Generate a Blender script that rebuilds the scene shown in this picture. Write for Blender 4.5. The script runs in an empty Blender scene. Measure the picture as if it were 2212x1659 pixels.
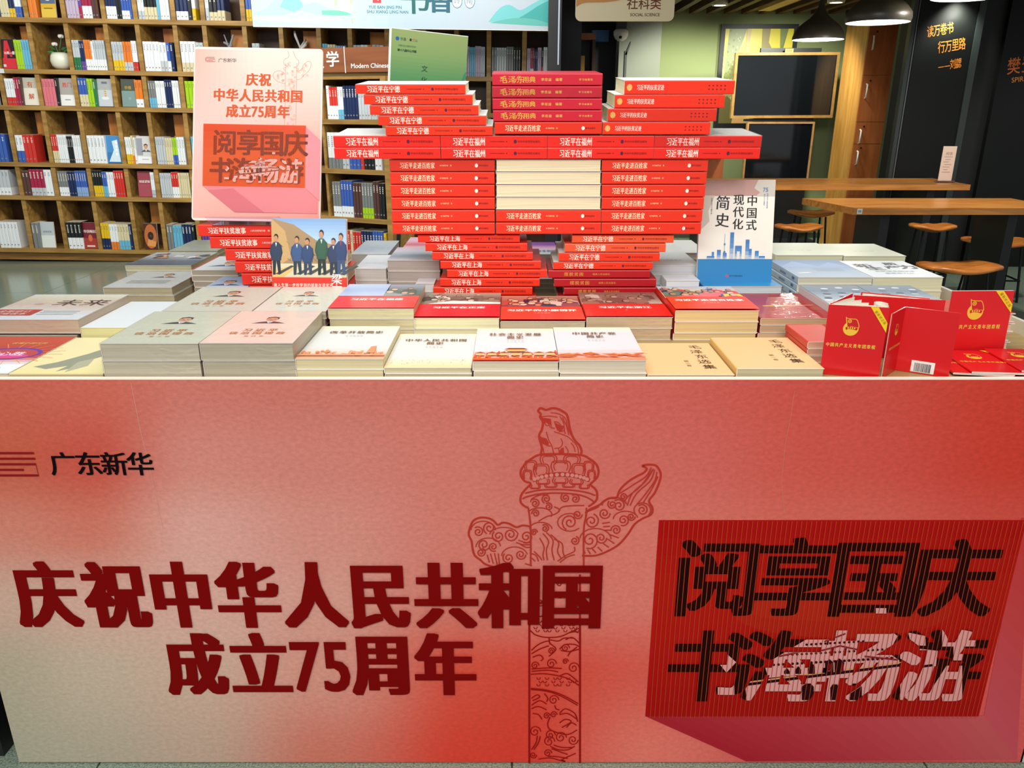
import bpy, math, random
import numpy as np
from mathutils import Vector, Matrix, Euler

# ------------------------------------------------------------ camera, world, lights
SC = bpy.context.scene
COL = SC.collection
F, PITCH, CAMZ = 1700.0, math.radians(19.4), 1.351
cam_d = bpy.data.cameras.new('camera'); cam = bpy.data.objects.new('camera', cam_d); COL.objects.link(cam)
cam_d.sensor_width = 36.0; cam_d.lens = 36.0*F/2212.0; cam_d.clip_end = 60; cam_d.clip_start = 0.02
cam.location = (0, 0, CAMZ); cam.rotation_euler = (math.pi/2-PITCH, 0, 0)
SC.camera = cam
SC.view_settings.view_transform = 'Standard'
SC.view_settings.look = 'None'
SC.view_settings.gamma = 1.0
SC.view_settings.use_curve_mapping = False
SC.view_settings.exposure = 0.0
SC.cycles.use_denoising = True
SC.cycles.max_bounces = 6; SC.cycles.diffuse_bounces = 3; SC.cycles.glossy_bounces = 3
SC.cycles.transparent_max_bounces = 12; SC.cycles.transmission_bounces = 4
SC.cycles.caustics_reflective = False; SC.cycles.caustics_refractive = False
SC.cycles.sample_clamp_indirect = 4.0
W = bpy.data.worlds.new('shop_ambience'); SC.world = W; W.use_nodes = True
W.node_tree.nodes['Background'].inputs[0].default_value = (0.95, 0.98, 1.0, 1)
W.node_tree.nodes['Background'].inputs[1].default_value = 0.42
def area(name, loc, aim, sx, sy, power, col=(1, 1, 1)):
    d = bpy.data.lights.new(name, 'AREA'); d.shape = 'RECTANGLE'; d.size = sx; d.size_y = sy; d.energy = power; d.color = col
    o = bpy.data.objects.new(name, d); COL.objects.link(o); o.location = loc
    o.rotation_euler = (Vector(aim)-Vector(loc)).to_track_quat('-Z', 'Y').to_euler(); return o
def spot(name, loc, aim, power, angle=60, col=(1, 1, 1), blend=.6, rad=.06):
    d = bpy.data.lights.new(name, 'SPOT'); d.energy = power; d.spot_size = math.radians(angle); d.spot_blend = blend; d.color = col; d.shadow_soft_size = rad
    o = bpy.data.objects.new(name, d); COL.objects.link(o); o.location = loc
    o.rotation_euler = (Vector(aim)-Vector(loc)).to_track_quat('-Z', 'Y').to_euler(); return o
area('ceiling_light_over_table', (0.0, 1.75, 3.1), (0, 1.75, 0), 2.6, 0.9, 32, (1, .99, .96))
area('front_fill_light', (-0.2, -0.9, 2.9), (0, 1.4, .75), 3.0, 0.8, 86, (1, .98, .95))  # unseen fill lamp behind the camera, added to brighten the front panel
area('ceiling_light_by_bookcase', (-1.7, 4.5, 3.1), (-1.9, 7.2, 0.9), 4.5, 0.5, 140, (1, .97, .90))
spot('track_spot_left', (-0.9, 1.0, 3.0), (-0.55, 1.75, .9), 26, 45, (1, .98, .94))
spot('track_spot_right', (0.5, 1.0, 3.0), (0.25, 1.85, 1.0), 26, 45, (1, .98, .94))
for i, (sx, sy, sp, ay) in enumerate([(1.75, 7.7, 120, 9.0), (2.7, 7.6, 105, 9.0), (3.6, 6.9, 30, 7.7), (5.0, 6.2, 14, 7.0), (3.3, 4.9, 80, 5.6)]):
    spot('cafe_downlight', (sx, sy, 2.12), (sx, ay, 0.6), sp, 110, (.97, 1, .86))

# ------------------------------------------------------------ helpers
CP, SP = math.cos(PITCH), math.sin(PITCH)
def ray(u, v):
    a = (u-1106.0)/F; b = (829.5-v)/F
    return Vector((a, CP+b*SP, -SP+b*CP))
def P(u, v, Y=None, z=None):
    d = ray(u, v)
    k = Y/d.y if Y is not None else (z-CAMZ)/d.z
    return Vector((0, 0, CAMZ))+d*k
def s2l(c): return c/12.92 if c <= .04045 else ((c+.055)/1.055)**2.4
_hc = {}
def H(h):
    if not isinstance(h, str): return h
    r = _hc.get(h)
    if r is None:
        t = h.lstrip('#'); r = _hc[h] = tuple(s2l(int(t[i:i+2], 16)/255) for i in (0, 2, 4))
    return r
def mixc(a, b, t): a, b = H(a), H(b); return tuple(a[i]*(1-t)+b[i]*t for i in range(3))

MATS = {}
def mat(name, color='#888888', attr=False, rough=.5, metal=0, coat=0, emit=0, noise=None, bump=None, pages=False, spec=.5, alpha=1):
    if name in MATS: return MATS[name]
    m = bpy.data.materials.new(name); m.use_nodes = True; nt = m.node_tree; N = nt.nodes; L = nt.links
    b = N['Principled BSDF']; b.inputs['Roughness'].default_value = rough; b.inputs['Metallic'].default_value = metal
    b.inputs['Coat Weight'].default_value = coat; b.inputs['Coat Roughness'].default_value = .08
    b.inputs['Specular IOR Level'].default_value = spec
    c = H(color); b.inputs['Base Color'].default_value = (*c, 1); src = None
    tc = N.new('ShaderNodeTexCoord')
    if attr:
        a = N.new('ShaderNodeAttribute'); a.attribute_name = 'Col'; src = a.outputs['Color']
    if noise:
        sc, amt, st = noise
        mp = N.new('ShaderNodeMapping'); mp.inputs['Scale'].default_value = st; L.new(tc.outputs['Object'], mp.inputs['Vector'])
        n = N.new('ShaderNodeTexNoise'); n.inputs['Scale'].default_value = sc; n.inputs['Detail'].default_value = 4; L.new(mp.outputs[0], n.inputs['Vector'])
        r = N.new('ShaderNodeMapRange'); r.inputs['From Min'].default_value = .3; r.inputs['From Max'].default_value = .7
        r.inputs['To Min'].default_value = 1-amt; r.inputs['To Max'].default_value = 1+amt; L.new(n.outputs['Fac'], r.inputs['Value'])
        mx = N.new('ShaderNodeMix'); mx.data_type = 'RGBA'; mx.blend_type = 'MULTIPLY'; mx.inputs['Factor'].default_value = 1
        if src is not None: L.new(src, mx.inputs['A'])
        else: mx.inputs['A'].default_value = (*c, 1)
        L.new(r.outputs[0], mx.inputs['B']); src = mx.outputs['Result']
    if src is not None: L.new(src, b.inputs['Base Color'])
    if emit:
        b.inputs['Emission Strength'].default_value = emit
        if src is not None: L.new(src, b.inputs['Emission Color'])
        else: b.inputs['Emission Color'].default_value = (*c, 1)
    if bump:
        sc, st, dist = bump
        n = N.new('ShaderNodeTexNoise'); n.inputs['Scale'].default_value = sc; n.inputs['Detail'].default_value = 3; L.new(tc.outputs['Object'], n.inputs['Vector'])
        bp = N.new('ShaderNodeBump'); bp.inputs['Strength'].default_value = st; bp.inputs['Distance'].default_value = dist
        L.new(n.outputs['Fac'], bp.inputs['Height']); L.new(bp.outputs[0], b.inputs['Normal'])
    MATS[name] = m; return m
def wood(name, c1, c2, stretch=(1, 14, 14), scale=3.0, rough=.45, coat=0):
    if name in MATS: return MATS[name]
    m = mat(name, c1, rough=rough, coat=coat); nt = m.node_tree; N = nt.nodes; L = nt.links; b = N['Principled BSDF']
    tc = N.new('ShaderNodeTexCoord'); mp = N.new('ShaderNodeMapping'); mp.inputs['Scale'].default_value = stretch
    L.new(tc.outputs['Object'], mp.inputs['Vector'])
    n = N.new('ShaderNodeTexNoise'); n.inputs['Scale'].default_value = scale; n.inputs['Detail'].default_value = 6; n.inputs['Distortion'].default_value = .6
    L.new(mp.outputs[0], n.inputs['Vector'])
    r = N.new('ShaderNodeValToRGB'); r.color_ramp.elements[0].position = .32; r.color_ramp.elements[1].position = .7
    r.color_ramp.elements[0].color = (*H(c1), 1); r.color_ramp.elements[1].color = (*H(c2), 1)
    L.new(n.outputs['Fac'], r.inputs[0]); L.new(r.outputs[0], b.inputs['Base Color'])
    bp = N.new('ShaderNodeBump'); bp.inputs['Strength'].default_value = .15; bp.inputs['Distance'].default_value = .002
    L.new(n.outputs['Fac'], bp.inputs['Height']); L.new(bp.outputs[0], b.inputs['Normal'])
    return m
M_PRINT = mat('printed_card', attr=True, rough=.38)
M_GLOSS = mat('laminated_card', attr=True, rough=.3, coat=.12)
M_MATTE = mat('matte_print', attr=True, rough=.6, spec=.3)
M_PAGES = mat('page_edges', attr=True, rough=.8, spec=.2, noise=(1.0, .16, (6, 6, 1400)), bump=None)
M_SHELFBOOK = mat('shelved_cover', attr=True, rough=.3)
M_PANEL = mat('printed_panel', attr=True, rough=.36, spec=.5, noise=(95, .085, (1, 1, 1.5)), bump=(95, .45, .0016))
M_INK = mat('printed_ink', attr=True, rough=.6, spec=.06)
M_SHELF = wood('oak_shelf', '#8c672e', '#bb9450', (1, 9, 9), 2.5)
M_SHELFDARK = wood('oak_back', '#3a2413', '#5a3a20', (2, 6, 1), 2.0)
M_TABLEWOOD = wood('cafe_oak', '#a8672c', '#cd8b47', (1, 10, 10), 3, .3)
M_STOOL = wood('stool_elm', '#a8581f', '#d98a3c', (2, 8, 6), 3, .35)
M_LOCK = wood('locker_veneer', '#9a5528', '#b56a36', (9, 9, 1), 2, .4)
M_LOCKSIDE = wood('locker_side', '#b87f35', '#d6a052', (9, 9, 1), 2, .4)
M_BLACK = mat('black_paint', '#16181a', rough=.45)
M_METAL = mat('black_steel', '#15161a', rough=.4, metal=.6)
def wrap_material():
    m = bpy.data.materials.new('shrink_film'); m.use_nodes = True; nt = m.node_tree; N = nt.nodes; L = nt.links; N.clear()
    out = N.new('ShaderNodeOutputMaterial'); tr = N.new('ShaderNodeBsdfTransparent'); gl = N.new('ShaderNodeBsdfGlossy'); gl.inputs['Roughness'].default_value = .09
    tc = N.new('ShaderNodeTexCoord'); n = N.new('ShaderNodeTexNoise'); n.inputs['Scale'].default_value = 14; n.inputs['Detail'].default_value = 2; n.inputs['Distortion'].default_value = 1.6
    L.new(tc.outputs['Object'], n.inputs['Vector'])
    bp = N.new('ShaderNodeBump'); bp.inputs['Strength'].default_value = .30; bp.inputs['Distance'].default_value = .01; L.new(n.outputs['Fac'], bp.inputs['Height'])
    fr = N.new('ShaderNodeFresnel'); fr.inputs['IOR'].default_value = 1.5; L.new(bp.outputs[0], fr.inputs['Normal']); L.new(bp.outputs[0], gl.inputs['Normal'])
    mu = N.new('ShaderNodeMath'); mu.operation = 'MULTIPLY'; mu.inputs[1].default_value = .34; L.new(fr.outputs[0], mu.inputs[0])
    mx = N.new('ShaderNodeMixShader'); L.new(mu.outputs[0], mx.inputs[0]); L.new(tr.outputs[0], mx.inputs[1]); L.new(gl.outputs[0], mx.inputs[2]); L.new(mx.outputs[0], out.inputs[0])
    return m
M_WRAP = wrap_material()
def acrylic_material():
    m = bpy.data.materials.new('clear_acrylic'); m.use_nodes = True; nt = m.node_tree; N = nt.nodes; L = nt.links; N.clear()
    out = N.new('ShaderNodeOutputMaterial'); tr = N.new('ShaderNodeBsdfTransparent'); tr.inputs[0].default_value = (.93, .90, .97, 1)
    gl = N.new('ShaderNodeBsdfGlossy'); gl.inputs['Roughness'].default_value = .05
    fr = N.new('ShaderNodeFresnel'); fr.inputs['IOR'].default_value = 1.5
    mx = N.new('ShaderNodeMixShader'); L.new(fr.outputs[0], mx.inputs[0]); L.new(tr.outputs[0], mx.inputs[1]); L.new(gl.outputs[0], mx.inputs[2]); L.new(mx.outputs[0], out.inputs[0])
    return m
M_ACRYL = acrylic_material()

class MB:
    def __init__(s): s.v = []; s.f = []; s.c = []; s.n = 0
    def add(s, verts, faces, col='#ffffff', cols=None):
        k = s.n; s.v.extend(tuple(p) for p in verts); s.n += len(verts)
        c = H(col)
        for i, f in enumerate(faces):
            s.f.append(tuple(j+k for j in f)); s.c.append(cols[i] if cols else c)
    def box(s, a, b, col='#ffffff', cols=None):
        x0, y0, z0 = a; x1, y1, z1 = b
        V = [(x0, y0, z0), (x1, y0, z0), (x1, y1, z0), (x0, y1, z0), (x0, y0, z1), (x1, y0, z1), (x1, y1, z1), (x0, y1, z1)]
        s.add(V, [(3, 2, 1, 0), (4, 5, 6, 7), (0, 1, 5, 4), (2, 3, 7, 6), (1, 2, 6, 5), (3, 0, 4, 7)], col, cols)
    def prism(s, pts, axis, a, b, col='#ffffff'):
        # pts in the two other axes; extruded along axis between a and b
        n = len(pts)
        def mk(p, h):
            return (h, p[0], p[1]) if axis == 'x' else ((p[0], h, p[1]) if axis == 'y' else (p[0], p[1], h))
        V = [mk(p, a) for p in pts]+[mk(p, b) for p in pts]
        Fs = [tuple(range(n))[::-1], tuple(range(n, 2*n))]+[(i, (i+1) % n, n+(i+1) % n, n+i) for i in range(n)]
        s.add(V, Fs, col)
    def tube(s, pts, r, seg=8, col='#ffffff', cap=True):
        pts = [Vector(p) for p in pts]; V = []; Fs = []
        rr = r if isinstance(r, (list, tuple)) else [r]*len(pts)
        for i, p in enumerate(pts):
            d = (pts[min(i+1, len(pts)-1)]-pts[max(i-1, 0)]).normalized()
            up = Vector((0, 0, 1)) if abs(d.z) < .9 else Vector((1, 0, 0))
            a = d.cross(up).normalized(); b = d.cross(a)
            for k in range(seg):
                t = 2*math.pi*k/seg; V.append(p+a*math.cos(t)*rr[i]+b*math.sin(t)*rr[i])
        for i in range(len(pts)-1):
            for k in range(seg):
                Fs.append((i*seg+k, i*seg+(k+1) % seg, (i+1)*seg+(k+1) % seg, (i+1)*seg+k))
        if cap: Fs.append(tuple(range(seg))[::-1]); Fs.append(tuple((len(pts)-1)*seg+k for k in range(seg)))
        s.add(V, Fs, col)
    def lathe(s, prof, seg=32, col='#ffffff', c=(0, 0, 0)):
        V = []; Fs = []
        for (r, z) in prof:
            for k in range(seg):
                t = 2*math.pi*k/seg; V.append((c[0]+r*math.cos(t), c[1]+r*math.sin(t), c[2]+z))
        for i in range(len(prof)-1):
            for k in range(seg):
                Fs.append((i*seg+k, i*seg+(k+1) % seg, (i+1)*seg+(k+1) % seg, (i+1)*seg+k))
        s.add(V, Fs, col)
    def sphere(s, c, r, col='#ffffff', seg=12, rings=8, sc=(1, 1, 1)):
        prof = [(max(1e-4, math.sin(math.pi*i/rings))*1.0, -math.cos(math.pi*i/rings)) for i in range(rings+1)]
        V = []; Fs = []
        for (q, z) in prof:
            for k in range(seg):
                t = 2*math.pi*k/seg; V.append((c[0]+r*q*math.cos(t)*sc[0], c[1]+r*q*math.sin(t)*sc[1], c[2]+r*z*sc[2]))
        for i in range(rings):
            for k in range(seg): Fs.append((i*seg+k, i*seg+(k+1) % seg, (i+1)*seg+(k+1) % seg, (i+1)*seg+k))
        s.add(V, Fs, col)
    def mesh(s, name, m, smooth=False):
        me = bpy.data.meshes.new(name); me.from_pydata([tuple(p) for p in s.v], [], s.f); me.materials.append(m)
        ca = me.color_attributes.new('Col', 'FLOAT_COLOR', 'CORNER')
        tot = np.fromiter((len(f) for f in s.f), dtype=np.int32, count=len(s.f))
        if len(s.f):
            cc = np.ones((len(s.f), 4), dtype=np.float32); cc[:, :3] = np.array(s.c, dtype=np.float32)
            ca.data.foreach_set('color', np.repeat(cc, tot, axis=0).ravel())
        if smooth: me.polygons.foreach_set('use_smooth', [True]*len(me.polygons))
        me.update(); return me
    def build(s, name, m, parent=None, loc=(0, 0, 0), rot=(0, 0, 0), smooth=False):
        o = bpy.data.objects.new(name, s.mesh(name, m, smooth)); COL.objects.link(o); o.location = loc; o.rotation_euler = rot
        if parent is not None: o.parent = parent
        return o
def T(name, label, cat, loc=(0, 0, 0), rot=(0, 0, 0), group=None):
    o = bpy.data.objects.new(name, None); COL.objects.link(o); o.empty_display_size = .05
    o.location = loc; o.rotation_euler = rot; o['label'] = label; o['category'] = cat
    if group: o['group'] = group
    return o
def tag(o, label, cat, group=None):
    o['label'] = label; o['category'] = cat
    if group: o['group'] = group
    return o
def struct(o): o['kind'] = 'structure'; return o
CHILD = {}
def copy_tree(o, parent=None):
    c = o.copy(); COL.objects.link(c)
    if parent is not None: c.parent = parent
    for ch in [x for x in o.children]: copy_tree(ch, c)
    return c

# ------------------------------------------------------------ glyphs (built-in font, turned to mesh)
_g = {}
_tc = bpy.data.curves.new('glyph_source', 'FONT'); _to = bpy.data.objects.new('glyph_source', _tc); COL.objects.link(_to); _tc.resolution_u = 3
def glyph(s, off=0.0):
    k = (s, round(off, 4))
    if k in _g: return _g[k]
    _tc.body = s; _tc.size = 1; _tc.offset = off
    dg = bpy.context.evaluated_depsgraph_get(); dg.update()
    ev = _to.evaluated_get(dg); me = ev.to_mesh(); me.calc_loop_triangles()
    V = np.array([p.co[:2] for p in me.vertices], dtype=np.float64).reshape(-1, 2)
    Tt = [tuple(t.vertices) for t in me.loop_triangles]
    ev.to_mesh_clear()
    _g[k] = (V, Tt); return _g[k]
def run(s, size, mode='h', pitch=1.0, off=0.0, xb=0.0, sx=1.0):
    """A line of writing, centred on (0,0), as sheets (vertices, triangles, layer); bold writing is a few shifted sheets a hair apart.
    mode h: left to right; v: top to bottom; s: along a flat lying spine."""
    out = []
    whole = all(ord(c) < 128 for c in s) and mode == 'h' and pitch == 1.0
    items = [(s, 0.0)] if whole else [(c, i) for i, c in enumerate(s)]
    a = xb+off; sh = [(0, 0)]
    if a > .0035:
        sh = [(-a, -off*.6), (a, off*.6)]
        if size > .12: m = 10 if a > .03 else 4; sh = [(-a+2*a*i/m, j*off) for j in (-1, 0, 1) for i in range(m+1)]
        elif size > .04 or a > .03: sh = [(-a, -off*.8), (a, -off*.8), (-a, off*.8), (a, off*.8), (-a*.4, -off), (a*.4, off), (0, 0)]
    for li, (dx, dy) in enumerate(sh):
        V = []; Tt = []; n = 0
        for c, i in items:
            if c == ' ': continue
            g, t = glyph(c)
            if not len(g): continue
            q = g+np.array([dx, dy])
            if whole: pass
            elif ord(c) > 127: q = q-np.array([.5, .38])
            else: q = q-np.array([(g[:, 0].min()+g[:, 0].max())/2, .36])
            q[:, 0] *= sx
            if mode == 'h': q[:, 0] += i*pitch
            elif mode == 'v': q[:, 1] -= i*pitch
            elif mode == 's': q[:, 0] += i*pitch
            V.append(q*size); Tt += [tuple(k+n for k in f) for f in t]; n += len(q)
        if not V: continue
        V = np.concatenate(V)
        if whole: g = glyph(s)[0]*size*np.array([sx, 1]); V -= (g.min(0)+g.max(0))/2
        elif mode in ('h', 's'): V[:, 0] -= (len(items)-1)*pitch*size/2
        else: V[:, 1] += (len(items)-1)*pitch*size/2
        out.append((V, Tt, li))
    return out
class Ink(MB):
    """Flat print on a plane: o + x*ux + y*uy, each layer a hair above the one before."""
    def __init__(s, o, ux, uy, z0=.0003, dz=.00005):
        super().__init__(); s.o = Vector(o); s.ux = Vector(ux); s.uy = Vector(uy); s.nn = s.ux.cross(s.uy).normalized(); s.z = z0; s.dz = dz
    def pt(s, x, y): return s.o+s.ux*x+s.uy*y+s.nn*s.z
    def poly(s, pts, col, up=True):
        if up: s.z += s.dz
        s.add([s.pt(*p) for p in pts], [tuple(range(len(pts)))], col)
    def rect(s, x0, y0, x1, y1, col): s.poly([(x0, y0), (x1, y0), (x1, y1), (x0, y1)], col)
    def ell(s, cx, cy, rx, ry, col, n=18, a0=0): s.poly([(cx+rx*math.cos(2*math.pi*k/n+a0), cy+ry*math.sin(2*math.pi*k/n+a0)) for k in range(n)], col)
    def grad(s, x0, y0, x1, y1, cols, n=10, axis='y'):
        s.z += s.dz; m = len(cols)-1
        for i in range(n):
            t = (i+.5)/n*m; k = min(int(t), m-1); c = mixc(cols[k], cols[k+1], t-k)
            a, b = i/n, (i+1)/n
            q = [(x0, y0+(y1-y0)*a), (x1, y0+(y1-y0)*a), (x1, y0+(y1-y0)*b), (x0, y0+(y1-y0)*b)] if axis == 'y' else [(x0+(x1-x0)*a, y0), (x0+(x1-x0)*b, y0), (x0+(x1-x0)*b, y1), (x0+(x1-x0)*a, y1)]
            s.poly(q, c, False)
    def tris(s, V, Tt, col): s.z += s.dz; s.add([s.pt(*p) for p in V], Tt, col)
    def text(s, t, cx, cy, size, col, mode='h', pitch=1.0, off=0.0, xb=0.0, sx=1.0, rot=0):
        c, q = math.cos(rot), math.sin(rot)
        for V, Tt, li in run(t, size, mode, pitch, off, xb, sx):
            s.z -= s.dz*.6*(li > 0); s.tris((V@np.array([[c, q], [-q, c]]) if rot else V)+np.array([cx, cy]), Tt, col)
    def line(s, pts, w, col, closed=False):
        s.z += s.dz*.05; n = len(pts); V = []; Fs = []
        ww = w if isinstance(w, (list, tuple)) else [w]*n
        for i in range(n):
            a = pts[(i-1) % n] if closed or i > 0 else pts[i]; b = pts[(i+1) % n] if closed or i < n-1 else pts[i]
            dx, dy = b[0]-a[0], b[1]-a[1]; l = math.hypot(dx, dy) or 1e-9
            nx, ny = -dy/l*ww[i]/2, dx/l*ww[i]/2
            V += [s.pt(pts[i][0]+nx, pts[i][1]+ny), s.pt(pts[i][0]-nx, pts[i][1]-ny)]
        for i in range(n if closed else n-1):
            j = (i+1) % n; Fs.append((2*i+1, 2*j+1, 2*j, 2*i))
        s.add(V, Fs, col)
def smooth(pts, k=5, closed=False):
    n = len(pts); out = []
    for i in range(n if closed else n-1):
        p0 = pts[(i-1) % n] if closed or i > 0 else pts[i]; p1 = pts[i]; p2 = pts[(i+1) % n]; p3 = pts[(i+2) % n] if closed or i < n-2 else p2
        for j in range(k):
            t = j/k; t2, t3 = t*t, t*t*t
            out.append(tuple(.5*(2*p1[a]+(-p0[a]+p2[a])*t+(2*p0[a]-5*p1[a]+4*p2[a]-p3[a])*t2+(-p0[a]+3*p1[a]-3*p2[a]+p3[a])*t3) for a in (0, 1)))
    if not closed: out.append(tuple(pts[-1]))
    return out
def spiral(cx, cy, r, turns=1.6, a0=0.0, d=1, n=22):
    return [(cx+(r*(1-.86*i/n))*math.cos(a0+d*2*math.pi*turns*i/n), cy+(r*(1-.86*i/n))*math.sin(a0+d*2*math.pi*turns*i/n)) for i in range(n+1)]
# ------------------------------------------------------------ room
def proj(p):
    d = Vector(p)-Vector((0, 0, CAMZ)); zc = d.y*CP-d.z*SP; yc = d.y*SP+d.z*CP
    return 1106+F*d.x/zc, 829.5-F*yc/zc
M_FLOOR = mat('terrazzo', '#808f7e', rough=.16, noise=(240, .55, (1, 1, 1)), spec=.6)
M_JOINT = mat('floor_joint', '#3c3f38', rough=.6)
b = MB(); b.box((-6.4, -1.5, -.05), (5.6, 9.2, -.004)); fl = struct(b.build('floor', M_JOINT))
b = MB(); b.box((-.448, -.448, -.004), (.448, .448, 0)); tm = b.mesh('tile', M_FLOOR)
for i in range(13):
    for j in range(9):
        o = bpy.data.objects.new('tile', tm); COL.objects.link(o); o.parent = fl; o.location = (-5.85+i*.9, .92+j*.9+.08, 0)
M_GREEN = mat('sage_paint', '#8f9a68', rough=.8, noise=(1.2, .05, (1, 1, 1)))
M_GREY = mat('grey_green_paint', '#8d9082', rough=.8)
M_DARKWALL = mat('dark_wall', '#20242b', rough=.7)
def wallbox(name, u0, u1, Y, v=230, z0=0, z1=2.6, th=.12, m=M_GREEN):
    x0, x1 = P(u0, v, Y).x, P(u1, v, Y).x
    b = MB(); b.box((x0, Y, z0), (x1, Y+th, z1)); return struct(b.build(name, m))
wallbox('wall_back', 1408, 2240, 9.0, z1=2.5)
wallbox('wall_pillar', 1332, 1420, 8.75, z1=2.5, th=.25, m=M_GREY)
wallbox('wall_passage', 1150, 1345, 9.05, z1=2.6, m=M_DARKWALL)
b = MB(); b.box((-6.4, 7.65, 0), (.62, 7.77, 3.0)); struct(b.build('wall_rear', M_DARKWALL))
# thin black outline strip on the pillar
x0, x1 = P(1346, 200, 8.74).x, P(1350, 200, 8.74).x
b = MB(); b.box((x0, 8.735, .4), (x0+.022, 8.75, P(0, 110, 8.74).z)); q = P(1362, 100, 8.74)
b.prism([(x0, P(0, 114, 8.74).z-.02), (x0+.022, P(0, 114, 8.74).z-.02), (q.x, q.z+.02), (q.x, q.z+.045)], 'y', 8.735, 8.75)
struct(b.build('trim_1', mat('trim_dark', '#4a4d4a', rough=.6)))
# cafe ceiling: a dark board with timber slats running in depth
zc = P(1500, 36, 9.0).z+.02
b = MB(); b.box((.35, 3.2, zc+.10), (5.4, 9.1, zc+.16)); ce = struct(b.build('ceiling', mat('ceiling_black', '#121110', rough=.9)))
M_SLAT = wood('ceiling_slat', '#3f2715', '#6a4325', (10, 1, 10), 2.5, .6)
b = MB(); b.box((-.03, -2.6, 0), (.03, 2.75, .10)); sm = b.mesh('slat', M_SLAT)
for i in range(28):
    o = bpy.data.objects.new('slat', sm); COL.objects.link(o); o.parent = ce; o.location = (.42+i*.18, 6.2, zc)
# black wall by the cafe tables: panels with recesses between
Yb = 7.0
def bx(u, v=230, Y=Yb): return P(u, v, Y).x
b = MB(); b.box((bx(1944), Yb+.05, 0), (bx(2330), Yb+.2, 2.6)); bw = struct(b.build('wall_right', mat('wall_black', '#0d0e0f', rough=.6)))
M_BP = mat('panel_black', '#0b0e0d', rough=.5, spec=.25, noise=(2, .1, (1, 1, 1)))
M_GL = mat('panel_trim', '#2c3432', rough=.4)
M_SEAM = mat('panel_seam', '#55575a', rough=.4)
for (u0, u1) in ((1956, 2076), (2144, 2330)):
    b = MB(); b.box((bx(u0), Yb, 0), (bx(u1), Yb+.05, 2.6)); b.build('panel', M_BP, bw)
for (u0, u1, m) in ((2077, 2091, M_GL), (1951, 1953.5, M_SEAM), (1941, 1949, M_GL)):
    b = MB(); b.box((bx(u0), Yb-.01, 0), (bx(u1), Yb+.05, 2.6)); b.build('trim_strip', m, bw)
def wall_words(words, u, v, hpx, col, rot, sx=.60, off=.008, pt=.56):
    c = P(u, v, Yb-.001); size = hpx*(c-P(u, v+1, Yb-.001)).length
    k = Ink((c.x, c.y, c.z), (1, 0, 0), (0, 0, 1)); k.text(words, 0, 0, size, col, off=off, sx=sx, rot=rot, pitch=1.0 if ord(words[0]) < 128 else pt); return k
k1 = wall_words('读万卷书', 2031, 64, 27, '#d9832b', .17)
for w, u, v in (('行万里路', 2056, 98, ), ('——刘勰', 2052, 139)):
    k2 = wall_words(w, u, v, 28 if w[0] == '行' else 23, '#d9832b', .15); k1.add(k2.v, k2.f, cols=k2.c)
M_ORANGE = mat('orange_letters', attr=True, rough=.5)
k1.build('wall_lettering', M_ORANGE, bw)
k2 = wall_words('樊登', 2206, 140, 38, '#d0661c', .12, pt=.85, sx=.8); k3 = wall_words('SPIRITUAL', 2218, 169, 15, '#d9832b', .13, sx=1.0); k2.add(k3.v, k3.f, cols=k3.c)
k2.build('wall_lettering', M_ORANGE, bw)

# ------------------------------------------------------------ display table
TZ, Y0 = .882, 1.345
XL, XR = -1.075, 1.112
table = T('display_table', 'long book display table with a pink and red printed front panel', 'table', (0, Y0, 0))
tl = lambda v: v-Vector((0, Y0, 0))
b = MB(); b.box((XL+.01, .012, TZ-.03), (XR-.004, 1.25, TZ)); b.build('table_top', wood('table_top_wood', '#8d7448', '#b39663', (1, 8, 8), 3), table)
M_SIDE = mat('table_side_card', '#8e3a30', rough=.5)
b = MB(); b.box((XL, .012, .003), (XL+.01, 1.25, TZ)); b.build('side_panel', mat('side_black', '#141313', rough=.6), table)
b = MB(); b.box((XR-.004, .0, .003), (XR+.006, 1.25, TZ+.03)); b.build('side_panel', mat('side_cream', '#d8cdb8', rough=.5), table)
b = MB(); b.box((XL, 1.25, .003), (XR, 1.26, TZ)); b.build('back_panel', M_SIDE, table)
b = MB(); b.box((XL, -.0005, TZ+.0035), (XR, .0115, TZ+.0055), '#f3e2cf'); b.build('edge_trim', M_PRINT, table)
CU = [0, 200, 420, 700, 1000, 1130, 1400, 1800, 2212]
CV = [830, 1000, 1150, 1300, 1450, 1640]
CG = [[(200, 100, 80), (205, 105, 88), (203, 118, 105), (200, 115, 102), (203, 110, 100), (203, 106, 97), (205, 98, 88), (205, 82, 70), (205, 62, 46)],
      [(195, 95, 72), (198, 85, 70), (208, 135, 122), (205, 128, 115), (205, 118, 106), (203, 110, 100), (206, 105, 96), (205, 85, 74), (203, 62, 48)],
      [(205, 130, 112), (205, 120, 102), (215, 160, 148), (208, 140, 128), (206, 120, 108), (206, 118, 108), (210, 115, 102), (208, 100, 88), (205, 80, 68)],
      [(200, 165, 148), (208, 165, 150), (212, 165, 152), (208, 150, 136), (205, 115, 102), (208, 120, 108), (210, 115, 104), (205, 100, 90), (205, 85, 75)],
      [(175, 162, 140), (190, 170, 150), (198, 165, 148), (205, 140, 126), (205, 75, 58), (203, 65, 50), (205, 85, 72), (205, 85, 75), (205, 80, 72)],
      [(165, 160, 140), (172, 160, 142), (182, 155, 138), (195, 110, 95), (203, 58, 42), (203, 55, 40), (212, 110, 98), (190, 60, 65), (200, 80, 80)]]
CG = [[tuple(s2l(min(250, (c-5)/(.95-.02*j))/255) for c in q) for q in r] for j, r in enumerate(CG)]
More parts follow.
